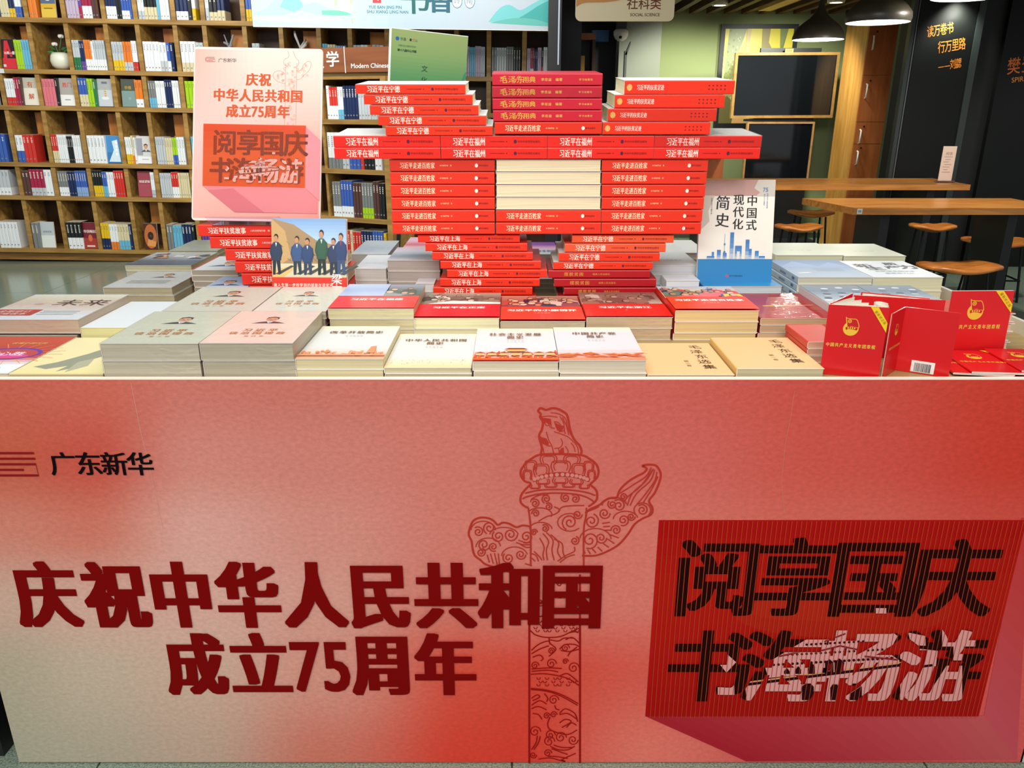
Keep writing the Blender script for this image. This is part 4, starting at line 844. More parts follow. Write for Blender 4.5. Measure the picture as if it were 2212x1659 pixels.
flat('cream book on the cream pile nearest the standing blue and white book', 1676, 1822, 551, 2.20, .21, TZ, 4, '#e8eadb', d_faint(['#d3d8c2', '#ccd2ba', '#d6dbc8'], ('学习汇编',), tc='#b4a878'), '#d3d2b4', group=GR, lab2='cream book in the nearer cream pile')
flat('cream book on the far right cream pile', 1824, 1958, 553, 2.20, .21, TZ, 4, '#e6e9d6', d_faint(['#d0d6bc', '#c9d0b4', '#d4dac4'], ('文献选编',), tc='#b4a878'), '#d0d0b0', group=GR, lab2='cream book in the far right cream pile')
for nm, a, b2 in (('book with an ink-wash landscape cover, behind the red booklets', 1928, 2056), ('second ink-wash landscape book, between the dark red pile and the booklets', 1792, 1925)):
    flat(nm, a, b2, 657, 1.66, .19, TZ, 2, '#d3d6d2', (lambda k, w, h: (k.grad(-w/2, -h/2, w/2, h/2, ['#c0c6c4', '#a4b0b8', '#8493a0', '#929ca2'], 8), [k.ell(-w*.4+(i*41 % 17)/17*w*.8, -h*.3+(i*29 % 13)/13*h*.7, w*.07, h*.04, ('#d6dade', '#5a6a78', '#b4bcc2', '#76838e')[i % 4], 9) for i in range(16)] and None)), '#c8c4a8', group=GR, m=M_MATTE, lab2=nm.replace('book', 'copy'))
hc_z = P(2175, 677, 1.535).z
for i in range(4):
    t = (hc_z-TZ)/4; o = T('hardcover_book', f"red bound hardcover book, {('lowest', 'third', 'second', 'topmost')[i]} in the short pile at the right table end", 'book', group='red hardcovers at the right table end')
    w = P(2192-i % 2*4, 700, 1.5).x-P(2040, 700, 1.5).x; xr = P(2190+(2, -3, 3, 0)[i], 700, 1.535).x
    cover_mesh(w, .115, t-.0006, '#c8301f', '#c8301f', c=.0022).build('cover', M_PRINT, o); b = MB(); b.box((-w/2+.002, -.055, .0022), (w/2-.005, .055, t-.003), '#e2c6a8'); b.build('page_block', M_PAGES, o)
    o.location = (xr-w/2, 1.594, TZ+i*t+.0003); o.rotation_euler = (0, 0, (0, .02, -.02, .015)[i])

# ------------------------------------------------------------ standing books
def stand(label, uL, uR, vT, vB, Y, h, lean, t, col, draw, spine=None, m=None, yaw=0, page='#efe8dc', name='book'):
    a, b2 = P(uL, (vT+vB)/2, Y), P(uR, (vT+vB)/2, Y); w = b2.x-a.x; zb = P((uL+uR)/2, vB, Y).z
    o = book(label, w, h, t, col, spine, page, draw, m=m or M_PRINT, name=name)
    M = Matrix.Translation(((a.x+b2.x)/2, Y, max(zb, TZ+.001)+t*math.sin(lean)+.0005)) @ Matrix.Rotation(yaw, 4, 'Z') @ Matrix.Rotation(R90-lean, 4, 'X') @ Matrix.Translation((0, h/2, -t))
    o.matrix_world = M; return o
def d_walk(k, w, h):
    y = -h*.18
    k.grad(-w/2, h*.1, w/2, h/2, ['#c8dcea', '#a8c8e6', '#7ca6d6'], 10)
    k.rect(-w/2, y, w/2, h*.12, '#d9c49a')
    k.poly([(-w/2, h*.5), (-w*.2, h*.43), (w*.1, h*.25), (w*.5, h*.16), (w/2, -h*.05), (-w/2, -h*.05)], '#a88a62'); k.poly([(-w/2, h*.5), (-w*.32, h*.36), (-w*.24, h*.05), (-w/2, -h*.1)], '#c9a26a')
    rr = random.Random(2)
    for i in range(40): x = rr.uniform(-.45, .45)*w; q = h*rr.uniform(-.02, .32-.3*max(0, x/w+.2)); k.line([(x, q), (x+w*.05, q-h*.03)], w*.006, rr.choice(['#7a6242', '#d0b080', '#5a4a34', '#8d7350']))
    k.poly([(-w/2, -h*.02), (w/2, -h*.02), (w/2, y), (-w/2, y)], '#d8cfae'); k.poly([(-w*.5, -h*.1), (-w*.1, -h*.02), (-w*.35, y), (-w*.5, y)], '#e0bd76')
    for x, c, p, s in ((-.44, '#2c3a54', '#1f2c34', 1.05), (-.16, '#3a5684', '#2a3a48', 1.0), (-.02, '#2f4672', '#33405a', .95), (.17, '#2f5a44', '#1f2f30', 1.16), (.33, '#2a3a5a', '#2a3040', .95), (.43, '#2c406c', '#3a5078', 1.08)):
        x *= w; b0 = -h*.15; H2 = h*.44*s
        k.poly([(x-w*.02, b0+.01*h), (x+w*.2, b0+h*.11), (x+w*.24, b0+h*.10), (x+w*.04, b0)], '#4a4c48')
        k.poly([(x-w*.05, b0), (x-w*.015, b0), (x, b0+H2*.36), (x+w*.025, b0+.01*h), (x+w*.06, b0+.012*h), (x+w*.05, b0+H2*.45), (x-w*.05, b0+H2*.45)], p)
        k.poly([(x-w*.065, b0+H2*.36), (x+w*.065, b0+H2*.36), (x+w*.075, b0+H2*.72), (x+w*.03, b0+H2*.82), (x-w*.03, b0+H2*.82), (x-w*.075, b0+H2*.72)], c)
        k.line([(x+w*.06, b0+H2*.74), (x+w*.075, b0+H2*.55), (x+w*.05, b0+H2*.40)], w*.022, mixc(c, '#000000', .25)); k.line([(x-w*.06, b0+H2*.74), (x-w*.078, b0+H2*.55), (x-w*.055, b0+H2*.42)], w*.022, mixc(c, '#000000', .2))
        k.poly([(x-w*.012, b0+H2*.8), (x+w*.012, b0+H2*.8), (x, b0+H2*.7)], '#a83a3a' if s == 1.08 else '#e6e6e6')
        k.ell(x+w*.002, b0+H2*.945, w*.030, H2*.078, '#1e1a18', 12); k.ell(x-w*.003, b0+H2*.905, w*.027, H2*.072, SK2, 12); k.poly([(x-w*.006, b0+H2*.9), (x+w*.002, b0+H2*.9), (x-w*.004, b0+H2*.88)], '#a8704e')
    k.rect(-w/2, -h/2, w/2, y, '#e4341f'); k.text('做人生第一步所学到的都是在梁家河', -w*.08, -h*.27, w*.05, '#fff0e0', pitch=1.0, off=.015, sx=.95)
    k.text('梁家河', w*.37, -h*.33, w*.15, '#fff8ee', 'v', 1.0, off=.02)
stand('standing red book with a photo of coated people walking by a hillside', 580, 744, 487, 662, 1.857, .206, .25, .013, '#e4341f', d_walk, m=M_GLOSS, yaw=-.03)
def d_jian(k, w, h):
    k.rect(-w/2, -h/2, w/2, h/2, '#f3f0e2'); k.rect(-w/2, h*.5-h*.155, w/2, h/2, '#b9938a')
    k.poly([(w*.5, h*.5), (w*.27, h*.5), (w*.22, h*.42), (w*.30, h*.38), (w*.24, h*.34), (w*.5, h*.34)], '#c9c4b8'); k.poly([(-w*.5, h*.35), (-w*.3, h*.35), (-w*.38, h*.2), (-w*.36, h*.1), (-w*.5, 0)], '#cfc8ba')
    for i, ch in enumerate('中国式'): k.text(ch, w*.20, h*(.30-i*.117), w*.15, '#17171a', off=.01, xb=.01)
    for i, ch in enumerate('现代化'): k.text(ch, w*.02, h*(.31-i*.117), w*.15, '#17171a', off=.01, xb=.01)
    for i, ch in enumerate('简史'): k.text(ch, -w*.19, h*(.28-i*.165), w*.195, '#17171a', off=.0, xb=.016, rot=-.06)
    k.text('75', w*.37, h*.405, w*.075, '#5a80b0', off=.02); k.text('庆祝中华人民共和国', w*.40, h*.30, w*.022, '#5a80b0', 'v', 1.0); k.text('成立七十五周年', w*.36, h*.31, w*.022, '#5a80b0', 'v', 1.0); k.text('中国式现代化编写组', -w*.34, h*.25, w*.022, '#5a5a5a', 'v', 1.1)
    for x, hh, ww in ((-.30, .07, .03), (-.22, .09, .05), (-.14, .06, .05), (-.05, .26, .05), (.04, .13, .09), (.16, .19, .05), (.20, .10, .04), (.29, .08, .05), (.36, .03, .08), (-.33, .03, .1)):
        k.grad(w*(x-ww/2), -h*.265, w*(x+ww/2), -h*.265+h*hh, ['#cfd8e0', '#5a92c8', '#3a78b8'], 5)
    k.rect(-w*.15, -h*.265, -w*.145, -h*.02, '#6a9ac8'); k.ell(-w*.147, -h*.12, w*.012, h*.012, '#4a86c0', 10); k.ell(-w*.147, -h*.2, w*.016, h*.016, '#4a86c0', 10); k.rect(w*.02, -h*.265, w*.06, -h*.19, '#e9e6d8')
    k.rect(-w/2, -h/2, w/2, -h*.265, '#2a86bf'); k.ell(-w*.1, -h*.43, w*.018, h*.013, '#e84a5a', 10); k.text('当代中国出版社', w*.02, -h*.43, w*.026, '#123a5a', off=.01)
stand('standing white and blue book with a city skyline and large black title', 1514, 1677, 392, 614, 1.915, .248, .19, .014, '#e9e6d8', d_jian, spine='#dfe3e4', m=M_PRINT)
# red booklets
def emblem(k, cx, cy, s):
    Y_, R_ = '#eec23a', '#c8161c'
    k.ell(cx-s*.05, cy-s*.1, s*.5, s*.5, Y_, 24); k.poly([(cx-s*.3, cy+.05*s), (cx-s*.36, cy+s*.62), (cx+s*.2, cy+s*.60), (cx+s*.38, cy+s*.3), (cx+s*.42, cy), (cx, cy+s*.08)], R_)
    k.line([(cx-s*.44, cy+s*.7), (cx-s*.28, cy-s*.1)], s*.05, Y_); k.line(smooth([(cx-s*.4, cy+s*.62), (cx, cy+s*.58), (cx+s*.24, cy+s*.56), (cx+s*.4, cy+s*.26), (cx+s*.46, cy)], 4), s*.04, Y_)
    k.ell(cx-s*.18, cy+s*.42, s*.13, s*.13, Y_, 14); k.ell(cx-s*.18, cy+s*.42, s*.085, s*.085, R_, 14); k.ell(cx-s*.18, cy+s*.42, s*.05, s*.05, Y_, 5, .3)
    k.poly([(cx-s*.4, cy-s*.02), (cx-s*.2, cy+s*.06), (cx+s*.2, cy+s*.04), (cx+s*.4, cy-s*.04), (cx+s*.34, cy-s*.2), (cx+s*.1, cy-s*.14), (cx-s*.2, cy-s*.12), (cx-s*.36, cy-s*.2)], R_)
    for i in range(4): k.rect(cx-s*.27+i*s*.14, cy-s*.11, cx-s*.19+i*s*.14, cy+s*.01, Y_)
def d_booklet(k, w, h):
    emblem(k, -w*.07, h*.20, w*.26)
    k.text('中国共产主义青年团章程', -w*.05, -h*.06, w*.078, '#f0cf50', pitch=.98, off=.012, xb=.01, sx=.85)
    k.poly([(w*.19, h*.5), (w*.32, h*.5), (w*.5, h*.29), (w*.5, h*.155)][::-1], '#f2cf1c'); k.text('最新修正版', w*.375, h*.36, w*.055, '#a8501c', off=.01, pitch=1.1, rot=-.86)
def d_barcode(k, w, h):
    k.rect(-w*.22, -h*.48, w*.22, -h*.30, '#f2efe8'); rr = random.Random(4); x = -w*.16
    while x < w*.15: q = rr.uniform(.004, .014)*w; k.rect(x, -h*.47, x+q, -h*.335, '#20242a'); x += q+rr.uniform(.006, .014)*w
BK = '#d5141a'
bh = .132; bh2 = .122
def leaf(o, a, b2, h, z0, draw, side=1, thick=.0022, name='cover'):
    """an upright cover panel with its leaves from ground point a to b2; outside towards -normal"""
    a, b2 = Vector((a[0], a[1], 0)), Vector((b2[0], b2[1], 0)); d = (b2-a); w = d.length; d.normalize(); n = Vector((d.y, -d.x, 0))
    b = MB(); pts = [a, b2, b2-n*thick, a-n*thick]
    b.prism([(p.x, p.y) for p in pts], 'z', z0, z0+h, BK); b.build(name, M_GLOSS, o)
    b = MB(); q = -n*(thick+.0003); pts = [a+d*.002+q, b2-d*.003+q, b2-d*.003+q-n*.0016, a+d*.002+q-n*.0016]
    b.prism([(p.x, p.y) for p in pts], 'z', z0+.002, z0+h-.002, '#eee6d2'); b.build('leaves', M_PAGES, o)
    if draw:
        k = Ink((a+b2)/2+Vector((0, 0, z0+h/2)), d, (0, 0, 1), z0=.0002); draw(k, w, h); k.build('cover_print', M_GLOSS, o)
zb = TZ+.0005
G = lambda u, v: P(u, v, z=TZ+.0005+bh)
o = T('booklet', 'open red booklet with a gold emblem, standing upright at the table front', 'booklet', group='red booklets at the right table end')
leaf(o, (P(1770, 820, 1.385).x, 1.388), (P(1897, 820, 1.362).x, 1.362), bh, zb, d_booklet)
p0 = G(1858, 640); p1 = G(2049, 652)
leaf(o, (P(1772, 820, 1.392).x+.004, 1.398), (P(1858, 640, z=TZ+bh).x-.004, 1.478), bh, zb, None)
for i in range(4):
    b = MB(); t = i/3; x0, y0 = P(1772, 820, 1.392).x+.003, 1.398; x1 = P(1897, 740, 1.39).x-.016-.010*t; y1 = 1.386+.07*t
    b.prism([(x0, y0), ((x0+x1)/2+.004, (y0+y1)/2+.006), (x1, y1), (x1, y1+.0006), ((x0+x1)/2+.004, (y0+y1)/2+.0066), (x0, y0+.0006)], 'z', zb+.002, zb+bh-.002, '#f2ead6'); b.build('page', M_PAGES, o)
o = T('booklet', 'red booklet folded back on itself with a white barcode on its back', 'booklet', group='red booklets at the right table end')
sp = (P(1952, 700, 1.408).x, 1.410); nl = (P(1903, 820, 1.362).x+.003, 1.3615); nr = (P(2048, 820, 1.362).x, 1.3625)
leaf(o, nl, sp, bh2, zb, lambda k, w, h: (emblem(k, 0, h*.2, w*.26), k.text('中国共产主义青年团章程', 0, -h*.06, w*.083, '#f0cf50', pitch=.98, off=.012, sx=.85)))
leaf(o, sp, nr, bh2, zb, d_barcode)
b = MB(); c0 = Vector((nl[0]+.004, nl[1]+.058, 0)); pts = [(c0.x+.012*math.cos(t*.45)*(1 if t < 10 else .9), c0.y+.018*math.sin(t*.45)) for t in range(13)]
k = pts+[(x*.985+c0.x*.015, y*.985+c0.y*.015) for x, y in pts[::-1]]
b.prism(k, 'z', zb+.004, zb+bh2+.004, '#f2ead6'); b.build('page_loop', M_PAGES, o)
o = T('booklet', 'red booklet standing open behind the barcode booklet, back cover showing', 'booklet', group='red booklets at the right table end')
leaf(o, (P(1862, 636, z=TZ+bh).x, 1.505), (P(2049, 652, z=TZ+bh2).x, 1.462), bh2, zb, None)
leaf(o, (P(2052, 652, z=TZ+bh).x, 1.480), (P(1870, 636, z=TZ+bh2).x, 1.535), bh2, zb, None)
a = stand('upright red booklet with a gold emblem beside the red hardcovers', 2046, 2180, 629, 779, 1.508, .128, .03, .005, BK, d_booklet, m=M_GLOSS, yaw=.03, name='booklet'); a['category'] = 'booklet'; a['group'] = 'red booklets at the right table end'
def d_flatb(k, w, h): d_booklet(k, w, h)
for i, (u, Y, rz, lab) in enumerate(((2140, 1.428, .06, 'lowest'), (2092, 1.433, -.16, 'middle'), (2124, 1.430, -.10, 'topmost'), (2222, 1.428, -.06, 'rightmost'))):
    o = book(f'flat red booklet with yellow corner band, {lab} of those lying at right', .105, .138, .0035, BK, None, '#eee6d2', d_flatb, m=M_GLOSS, name='booklet', cat='booklet', group='red booklets at the right table end')
    z = TZ+.0004+.004*(i if i < 3 else 3); o.location = (P(u, 795, Y).x, Y, z); o.rotation_euler = (0, 0, rz)

# ------------------------------------------------------------ pink poster on an acrylic stand
pw, ph = .313, .422
pz = P(552, 478, 1.94).z
poster = T('poster_board', 'tall pink printed poster board with red headline, standing on the red stack', 'poster')
px_ = (P(413, 474, 1.94).x+P(692, 478, 1.94).x)/2
poster.location = (px_, 1.94, pz); poster.rotation_euler = (-.335, .018, 0)
def rr_rect(w, h, r, n=5, x0=0, y0=0):
    out = []
    for cx, cy, a in ((w/2-r, h-r, 0), (-w/2+r, h-r, 90), (-w/2+r, r, 180), (w/2-r, r, 270)):
        for i in range(n+1): t = math.radians(a+90*i/n); out.append((cx+r*math.cos(t), cy+r*math.sin(t)))
    return out
b = MB(); b.prism(rr_rect(pw, ph, .008), 'y', 0, .006, '#f3d5cb'); b.build('board', M_MATTE, poster)
k = Ink((0, 0, 0), (1, 0, 0), (0, 0, 1), z0=.0003, dz=.00004)
U = lambda u, v: ((u-62)/(1187-62)*pw-pw/2, ph-(v-38)/(1578-38)*ph)
N = 36
for j in range(N):
    for i in range(24):
        x0, x1 = -pw/2+.003+(pw-.006)*i/24, -pw/2+.003+(pw-.006)*(i+1)/24; y0, y1 = .006+(ph-.012)*j/N, .006+(ph-.012)*(j+1)/N
        t = (j+.5)/N; s = (i+.5)/24
        top = mixc('#efb8a8', '#f2e8d8', min(1, s*1.9+.1)); top = mixc(top, '#e9f0df', max(0, s-.6)*1.6); mid = mixc('#f3cfc6', '#f6b4a8', s); low = mixc('#f9b4a6', '#f7a294', s)
        k.poly([(x0, y0), (x1, y0), (x1, y1), (x0, y1)], mixc(mixc(low, mid, min(1, t*1.8)), top, max(0, t-.45)*1.8), False)
def PG(pts, col): k.poly([U(*p) for p in pts], col)
# column in pale line work
lc = '#dc8f78'
for q in ([(862, 170), (862, 735)], [(960, 170), (960, 735)]): k.line([U(*p) for p in q], .0010, lc)
for q in ([(880, 60), (890, 110), (850, 140), (850, 180), (880, 200), (845, 215), (860, 235)], [(925, 60), (950, 120), (978, 150), (970, 190), (945, 205), (975, 220), (960, 235)], [(862, 270), (820, 240), (770, 250), (755, 290), (790, 330), (850, 350), (862, 345)], [(960, 240), (1000, 225), (1020, 180), (1060, 150), (1085, 165), (1075, 220), (1030, 270), (990, 310), (960, 315)]):
    k.line([U(*p) for p in smooth(q, 4)], .0010, lc)
rr = random.Random(3)
for i in range(46): cx, cy = rr.uniform(875, 948), rr.uniform(150, 720); k.line([U(*p) for p in spiral(cx, cy, rr.uniform(8, 16), 1.3, i, 1, 9)], .0007, lc)
for i in range(16): cx, cy = rr.choice([(rr.uniform(775, 850), rr.uniform(260, 330)), (rr.uniform(970, 1060), rr.uniform(180, 290))]); k.line([U(*p) for p in spiral(cx, cy, 13, 1.3, i, 1, 9)], .0007, lc)
def plogo(p): return U(162+(p[0]+62)*.582, 150+(p[1]-1002)*.82)
logo(k, plogo, .0010, '#b83a3a')
k.text('广东新华', *U(354, 155), .0110, '#3a2c30', off=.0, sx=1.1, pitch=1.0)
OC = '#dd5a26'
s_ = pw/1125
for ln, y, x0, n in (('庆祝', 320, 628, 2), ('中华人民共和国', 462, 626, 7)):
    k.text(ln, *U(x0, y), 116*s_, OC, pitch=112.5/116, off=.014, xb=.03, sx=.93)
for ch, x in (('成', 402), ('立', 515), ('周', 738), ('年', 852)): k.text(ch, *U(x, 602), 116*s_, OC, off=.014, xb=.03, sx=.93)
k.text('75', *U(627, 603), 128*s_, OC, off=.01, xb=.02, sx=.88, pitch=.44)
PG([(155, 1268), (1050, 1274), (1160, 1380), (1160, 1500), (440, 1500)], '#ee8a90'); PG([(200, 1310), (440, 1500), (700, 1500), (420, 1290)], '#e2747e'); PG([(1050, 733), (1180, 850), (1180, 1390), (1050, 1274)], '#f0949c')
k.grad(*U(155, 1272), *U(1050, 722), ['#ee5a24', '#f0642c', '#ea4a20'], 8)
B2 = lambda p: U(155+(p[0]-40)/1945*895, 720+(p[1]-60)/1125*550)
art_letters(k, B2,   .0645, .96, '#7a2a16', '#f8c8c0', '#7a2030', None)
for i in range(1, 84):
    x = U(155+i*895/84, 0)[0]; k.line([(x, U(0, 1270)[1]), (x, U(0, 722)[1])], .0006, '#e8612c')
k.c = [tuple(q*.80 for q in c) for c in k.c]; k.build('poster_print', M_MATTE, poster)
hold = T('acrylic_holder', 'clear acrylic holder carrying the pink poster on the red stack', 'stand', (px_+.0, 1.94, pz-.0088))
b = MB(); b.box((-.10, -.02, 0), (.115, .06, .0025)); b.build('foot', M_ACRYL, hold)
b = MB(); b.prism([(-.10, .003), (.085, .003), (.062, .022), (-.118, .022)], 'y', -.018, -.015); b.build('front_lip', M_ACRYL, hold)
b = MB(); b.prism([(.016, .003), (.019, .003), (.019+.066, .193), (.016+.066, .193)], 'x', -.09, .09); b.build('back_rest', M_ACRYL, hold)
# ------------------------------------------------------------ wall bookcase
BY = 7.2
TILT = .0155
piv = P(231, 152, BY)
def sz(v): return P(231, v, BY).z-piv.z
def sx(u, v=100): return P(u, v, BY).x-piv.x
MW = Matrix.Translation(piv) @ Matrix.Rotation(TILT, 4, 'Y')
case = T('oak_bookcase', 'long oak wall bookcase with square compartments full of upright books', 'bookcase'); case.matrix_world = MW
DIV = [-95, -15, 66, 146, 231, 299, 380, 443, 529, 607, 688, 755, 835, 915, 985, 1055, 1132, 1197]
XS = [sx(u) for u in DIV]
ROWV = [('top', 40, -60), ('second', 152, 50), ('third', 231, 162), ('fourth', 354, 241), ('fifth', 426, 363), ('lowest', 540, 436)]
BT = P(231, 152, BY).z-P(231, 162, BY).z
x0, x1 = XS[0]-.1, XS[-1]+.02
for v in (-70, 40, 152, 231, 354, 426, 540):
    b = MB(); b.box((x0, 0, sz(v)-BT), (x1, .30, sz(v))); b.build('shelf_board', M_SHELF, case)
for nm, vf, vt in ROWV:
    for x in XS:
        b = MB(); b.box((x-.019, .012, sz(vf)), (x+.019, .30, sz(vt)-.0)); b.build('divider', M_SHELF, case)
b = MB(); b.box((x0, .30, sz(552)), (x1, .315, sz(-70))); b.build('back_board', M_SHELFDARK, case)
b = MB(); b.box((x0, .04, sz(566)), (x1, .32, sz(551))); b.build('plinth', wood('oak_plinth', '#7d5426', '#a87a3c', (1, 9, 9), 2.5), case)
M_INNER = wood('oak_inner', '#9a5a22', '#d08a3c', (5, 5, 1), 2)  # warm orange wood of the small boards inside some compartments
for (r, c) in ((1, 2), (1, 4), (1, 6), (1, 8), (1, 10), (3, 2), (3, 4), (3, 6), (5, 5), (5, 7), (1, 12)):
    nm, vf, vt = ROWV[r]; xa, xb = XS[c-1], XS[c]; zt_ = sz(vt)
    b = MB(); b.box((xb-.019-.15, .176, zt_-.20), (xb-.019, .19, zt_-.02)); b.build('inner_panel', M_INNER, case)
    b = MB(); b.box((xb-.019-.16, .172, zt_-.215), (xb-.019, .20, zt_-.20)); b.build('inner_rail', M_SHELF, case)
CC = dict(w='#eef3f5', s='#c3cbd0', g='#7e8484', b='#3d63b8', n='#1f2f5a', c='#6db9d8', k='#1d2224', r='#d3372e', m='#a8264a', p='#e07a86', o='#e8822e', y='#e8c21f', l='#a9d61f', G='#2c7a4e', t='#ddd3ac', v='#6a4aa0', d='#5a3a34', L='#c4b4cc', T='#3fa8a8', B='#8fb0dc')
CN = dict(w='white', s='silver', g='grey', b='blue', n='navy', c='light blue', k='black', r='red', m='crimson', p='pink', o='orange', y='yellow', l='lime green', G='green', t='cream', v='purple', d='brown', L='lilac', T='teal', B='pale blue')
NUM = ['first', 'second', 'third', 'fourth', 'fifth', 'sixth', 'seventh', 'eighth', 'ninth', 'tenth', 'eleventh', 'twelfth', 'thirteenth', 'fourteenth', 'fifteenth', 'sixteenth', 'seventeenth', 'eighteenth']
def spine_mesh(w, h, d, c1, c2, fr, key):
    b = MB(); hs = h*fr; a, q = H(CC[c1]), H(CC[c2]) if c2 else None; pg = H('#e4dcc4'); r = w*.18
    pr = [(-w/2, d), (-w/2, r), (-w/2+r, 0), (w/2-r, 0), (w/2, r), (w/2, d)]
    def seg(z0, z1, c, top):
        V = [(x, y, z0) for x, y in pr]+[(x, y, z1) for x, y in pr]; n = len(pr)
        Fs = [(i, (i+1) % n, n+(i+1) % n, n+i) for i in range(n)]+[tuple(range(n, 2*n)), tuple(range(n))[::-1]]
        b.add(V, Fs, cols=[c]*n+[pg if top else c, c])
    if q is not None: seg(0, hs, q, False); seg(hs, h, a, True)
    else: seg(0, h, a, True)
    dark = sum(a)/3 < .28; tc = mixc(a, '#f0ece0', .8) if dark else mixc(a, '#4a5460', .62)
    rr = random.Random(key); z = h*.90
    k = 0
    kk = rr.randint(3, 6)
    while z > h*.42 and k < kk:
        q2 = w*rr.uniform(.24, .42); 
        b.add([(-q2/2, -.0006, z-h*.034), (q2/2, -.0006, z-h*.034), (q2/2, -.0006, z), (-q2/2, -.0006, z)], [(0, 1, 2, 3)], cols=[tc]); z -= h*.052; k += 1
    b.add([(-w*.2, -.0006, h*.10), (w*.2, -.0006, h*.10), (w*.2, -.0006, h*.14), (-w*.2, -.0006, h*.14)], [(0, 1, 2, 3)], cols=[H('#8a8f94')])
    return b
_sm = {}
NB = [0]
def place_books(Mx, tokens, xa, xb, z0, hgt, where, seed, dep=.012, wpx=None, stuff=None):
    """fill from xa to xb with spine-out books read from tokens such as w/b3 (white, blue foot, three copies) or faced covers F:colour"""
    rr = random.Random(seed); x = xa+.003; i = 0
    its = []
    for t in tokens.split():
        if t.startswith('F:'): its.append(('F', t[2:], None, 1))
        elif t.startswith('_'): its.append(('_', t[1:], None, 1))
        else:
            n = int(''.join(ch for ch in t if ch.isdigit()) or 1); q = ''.join(ch for ch in t if not ch.isdigit()).split('/')
            its.append((q[0], q[1] if len(q) > 1 else None, None, n))
    nsp = sum(n for a, _, _, n in its if a not in 'F_'); nf = sum(1 for a, _, _, n in its if a == 'F'); ng = sum(float(q) for a, q, _, n in its if a == '_')
    free = (xb-xa-.006)*(1-ng); fw = .125 if nf else 0
    unit = min(.034, max(.012, (free-nf*fw)/max(nsp, 1)))
    for a, q, _, n in its:
        if a == '_': x += (xb-xa)*float(q); continue
        if a == 'F':
            yield ('F', q, x, min(fw, xb-x-.002)); x += fw; continue
        hb = hgt*rr.uniform(.93, 1.0); wd = unit*rr.uniform(.9, 1.0); fr = rr.choice((.3, .36, .42)) if q else 0; key = rr.randint(0, 999)
        mesh = None
        for j in range(n):
            if x+wd > xb: break
            if mesh is None: mesh = spine_mesh(wd-.0008, hb, .15, a, q, fr, key).mesh('shelved_book', M_SHELFBOOK)
            Mb = Mx @ Matrix.Translation((x+wd/2, dep+rr.uniform(0, .006), z0+.0005))
            if stuff is not None:
                src = spine_mesh(wd-.0008, hb, .15, a, q, fr, key); stuff.add([Mb @ Vector(p) for p in src.v], src.f, cols=src.c); x += wd+.0004; continue
            o = bpy.data.objects.new('shelved_book', mesh); COL.objects.link(o); o.matrix_world = Mb
            i += 1; NB[0] += 1
            nm = f"{CN[a]} book with {CN[q]} foot" if q else f"{CN[a]} book"
            if nm.startswith('orange'): pass
            tag(o, f"{nm}, {NUM[min(i-1, 17)]} upright, {where}", 'book', f"books in {where}")
            x += wd+.0004
def faced(Mx, design, x, w, z0, h, where, y=.03):
    o = T('faced_book', f"face-out {design[0]}, {where}", 'book'); t = .014
    b = MB(); b.box((-w/2, 0, 0), (w/2, t, h), design[1]); b.build('cover', M_SHELFBOOK, o)
    b = MB(); b.box((-w/2+.002, .0015, .002), (w/2+.0006, t-.0015, h+.0006), '#e6dfca'); b.build('page_block', M_PAGES, o)
    k = Ink((0, 0, h/2), (1, 0, 0), (0, 0, 1), z0=.0003); design[2](k, w, h); k.build('cover_print', M_SHELFBOOK, o)
    o.matrix_world = Mx @ Matrix.Translation((x+w/2, y, z0+.0035)) @ Matrix.Rotation(-.10, 4, 'X'); return o
def two(top, bot, fr, words=(), col='#c85a2a', s=.3, v=False, extra=None):
    def f(k, w, h):
        k.rect(-w/2, -h/2, w/2, h/2, top); k.rect(-w/2, -h/2, w/2, -h/2+h*fr, bot)
        for i, (t, x, y, sz_) in enumerate(words): k.text(t, x*w, y*h, sz_*w, col, off=.01, xb=.01)
        if extra: extra(k, w, h)
    return f
def d_man(k, w, h):
    k.rect(-w/2, -h/2, w/2, h/2, '#d6d6d8'); k.rect(-w/2, -h*.2, -w*.1, h*.42, '#9aa0a8'); portrait(k, w*.14, h*.05, w*.38, '#5a5660'); k.rect(-w/2, -h/2, w/2, -h*.24, '#eef0f2'); k.rect(-w*.2, -h*.36, w*.3, -h*.33, '#b0b4b8')
def d_disc(k, w, h):
    k.rect(-w/2, -h/2, w/2, h/2, '#4a2a1c'); k.ell(0, 0, w*.47, h*.47, '#c26a38', 28); k.poly([(-w*.3, -h*.36), (w*.3, -h*.4), (w*.38, -h*.2), (-w*.2, -h*.1)], '#e09a52'); k.ell(0, h*.02, w*.22, h*.16, '#2c2320', 20); k.poly([(-w*.08, -h*.01), (0, h*.08), (w*.08, -h*.01)], '#6a4a34')
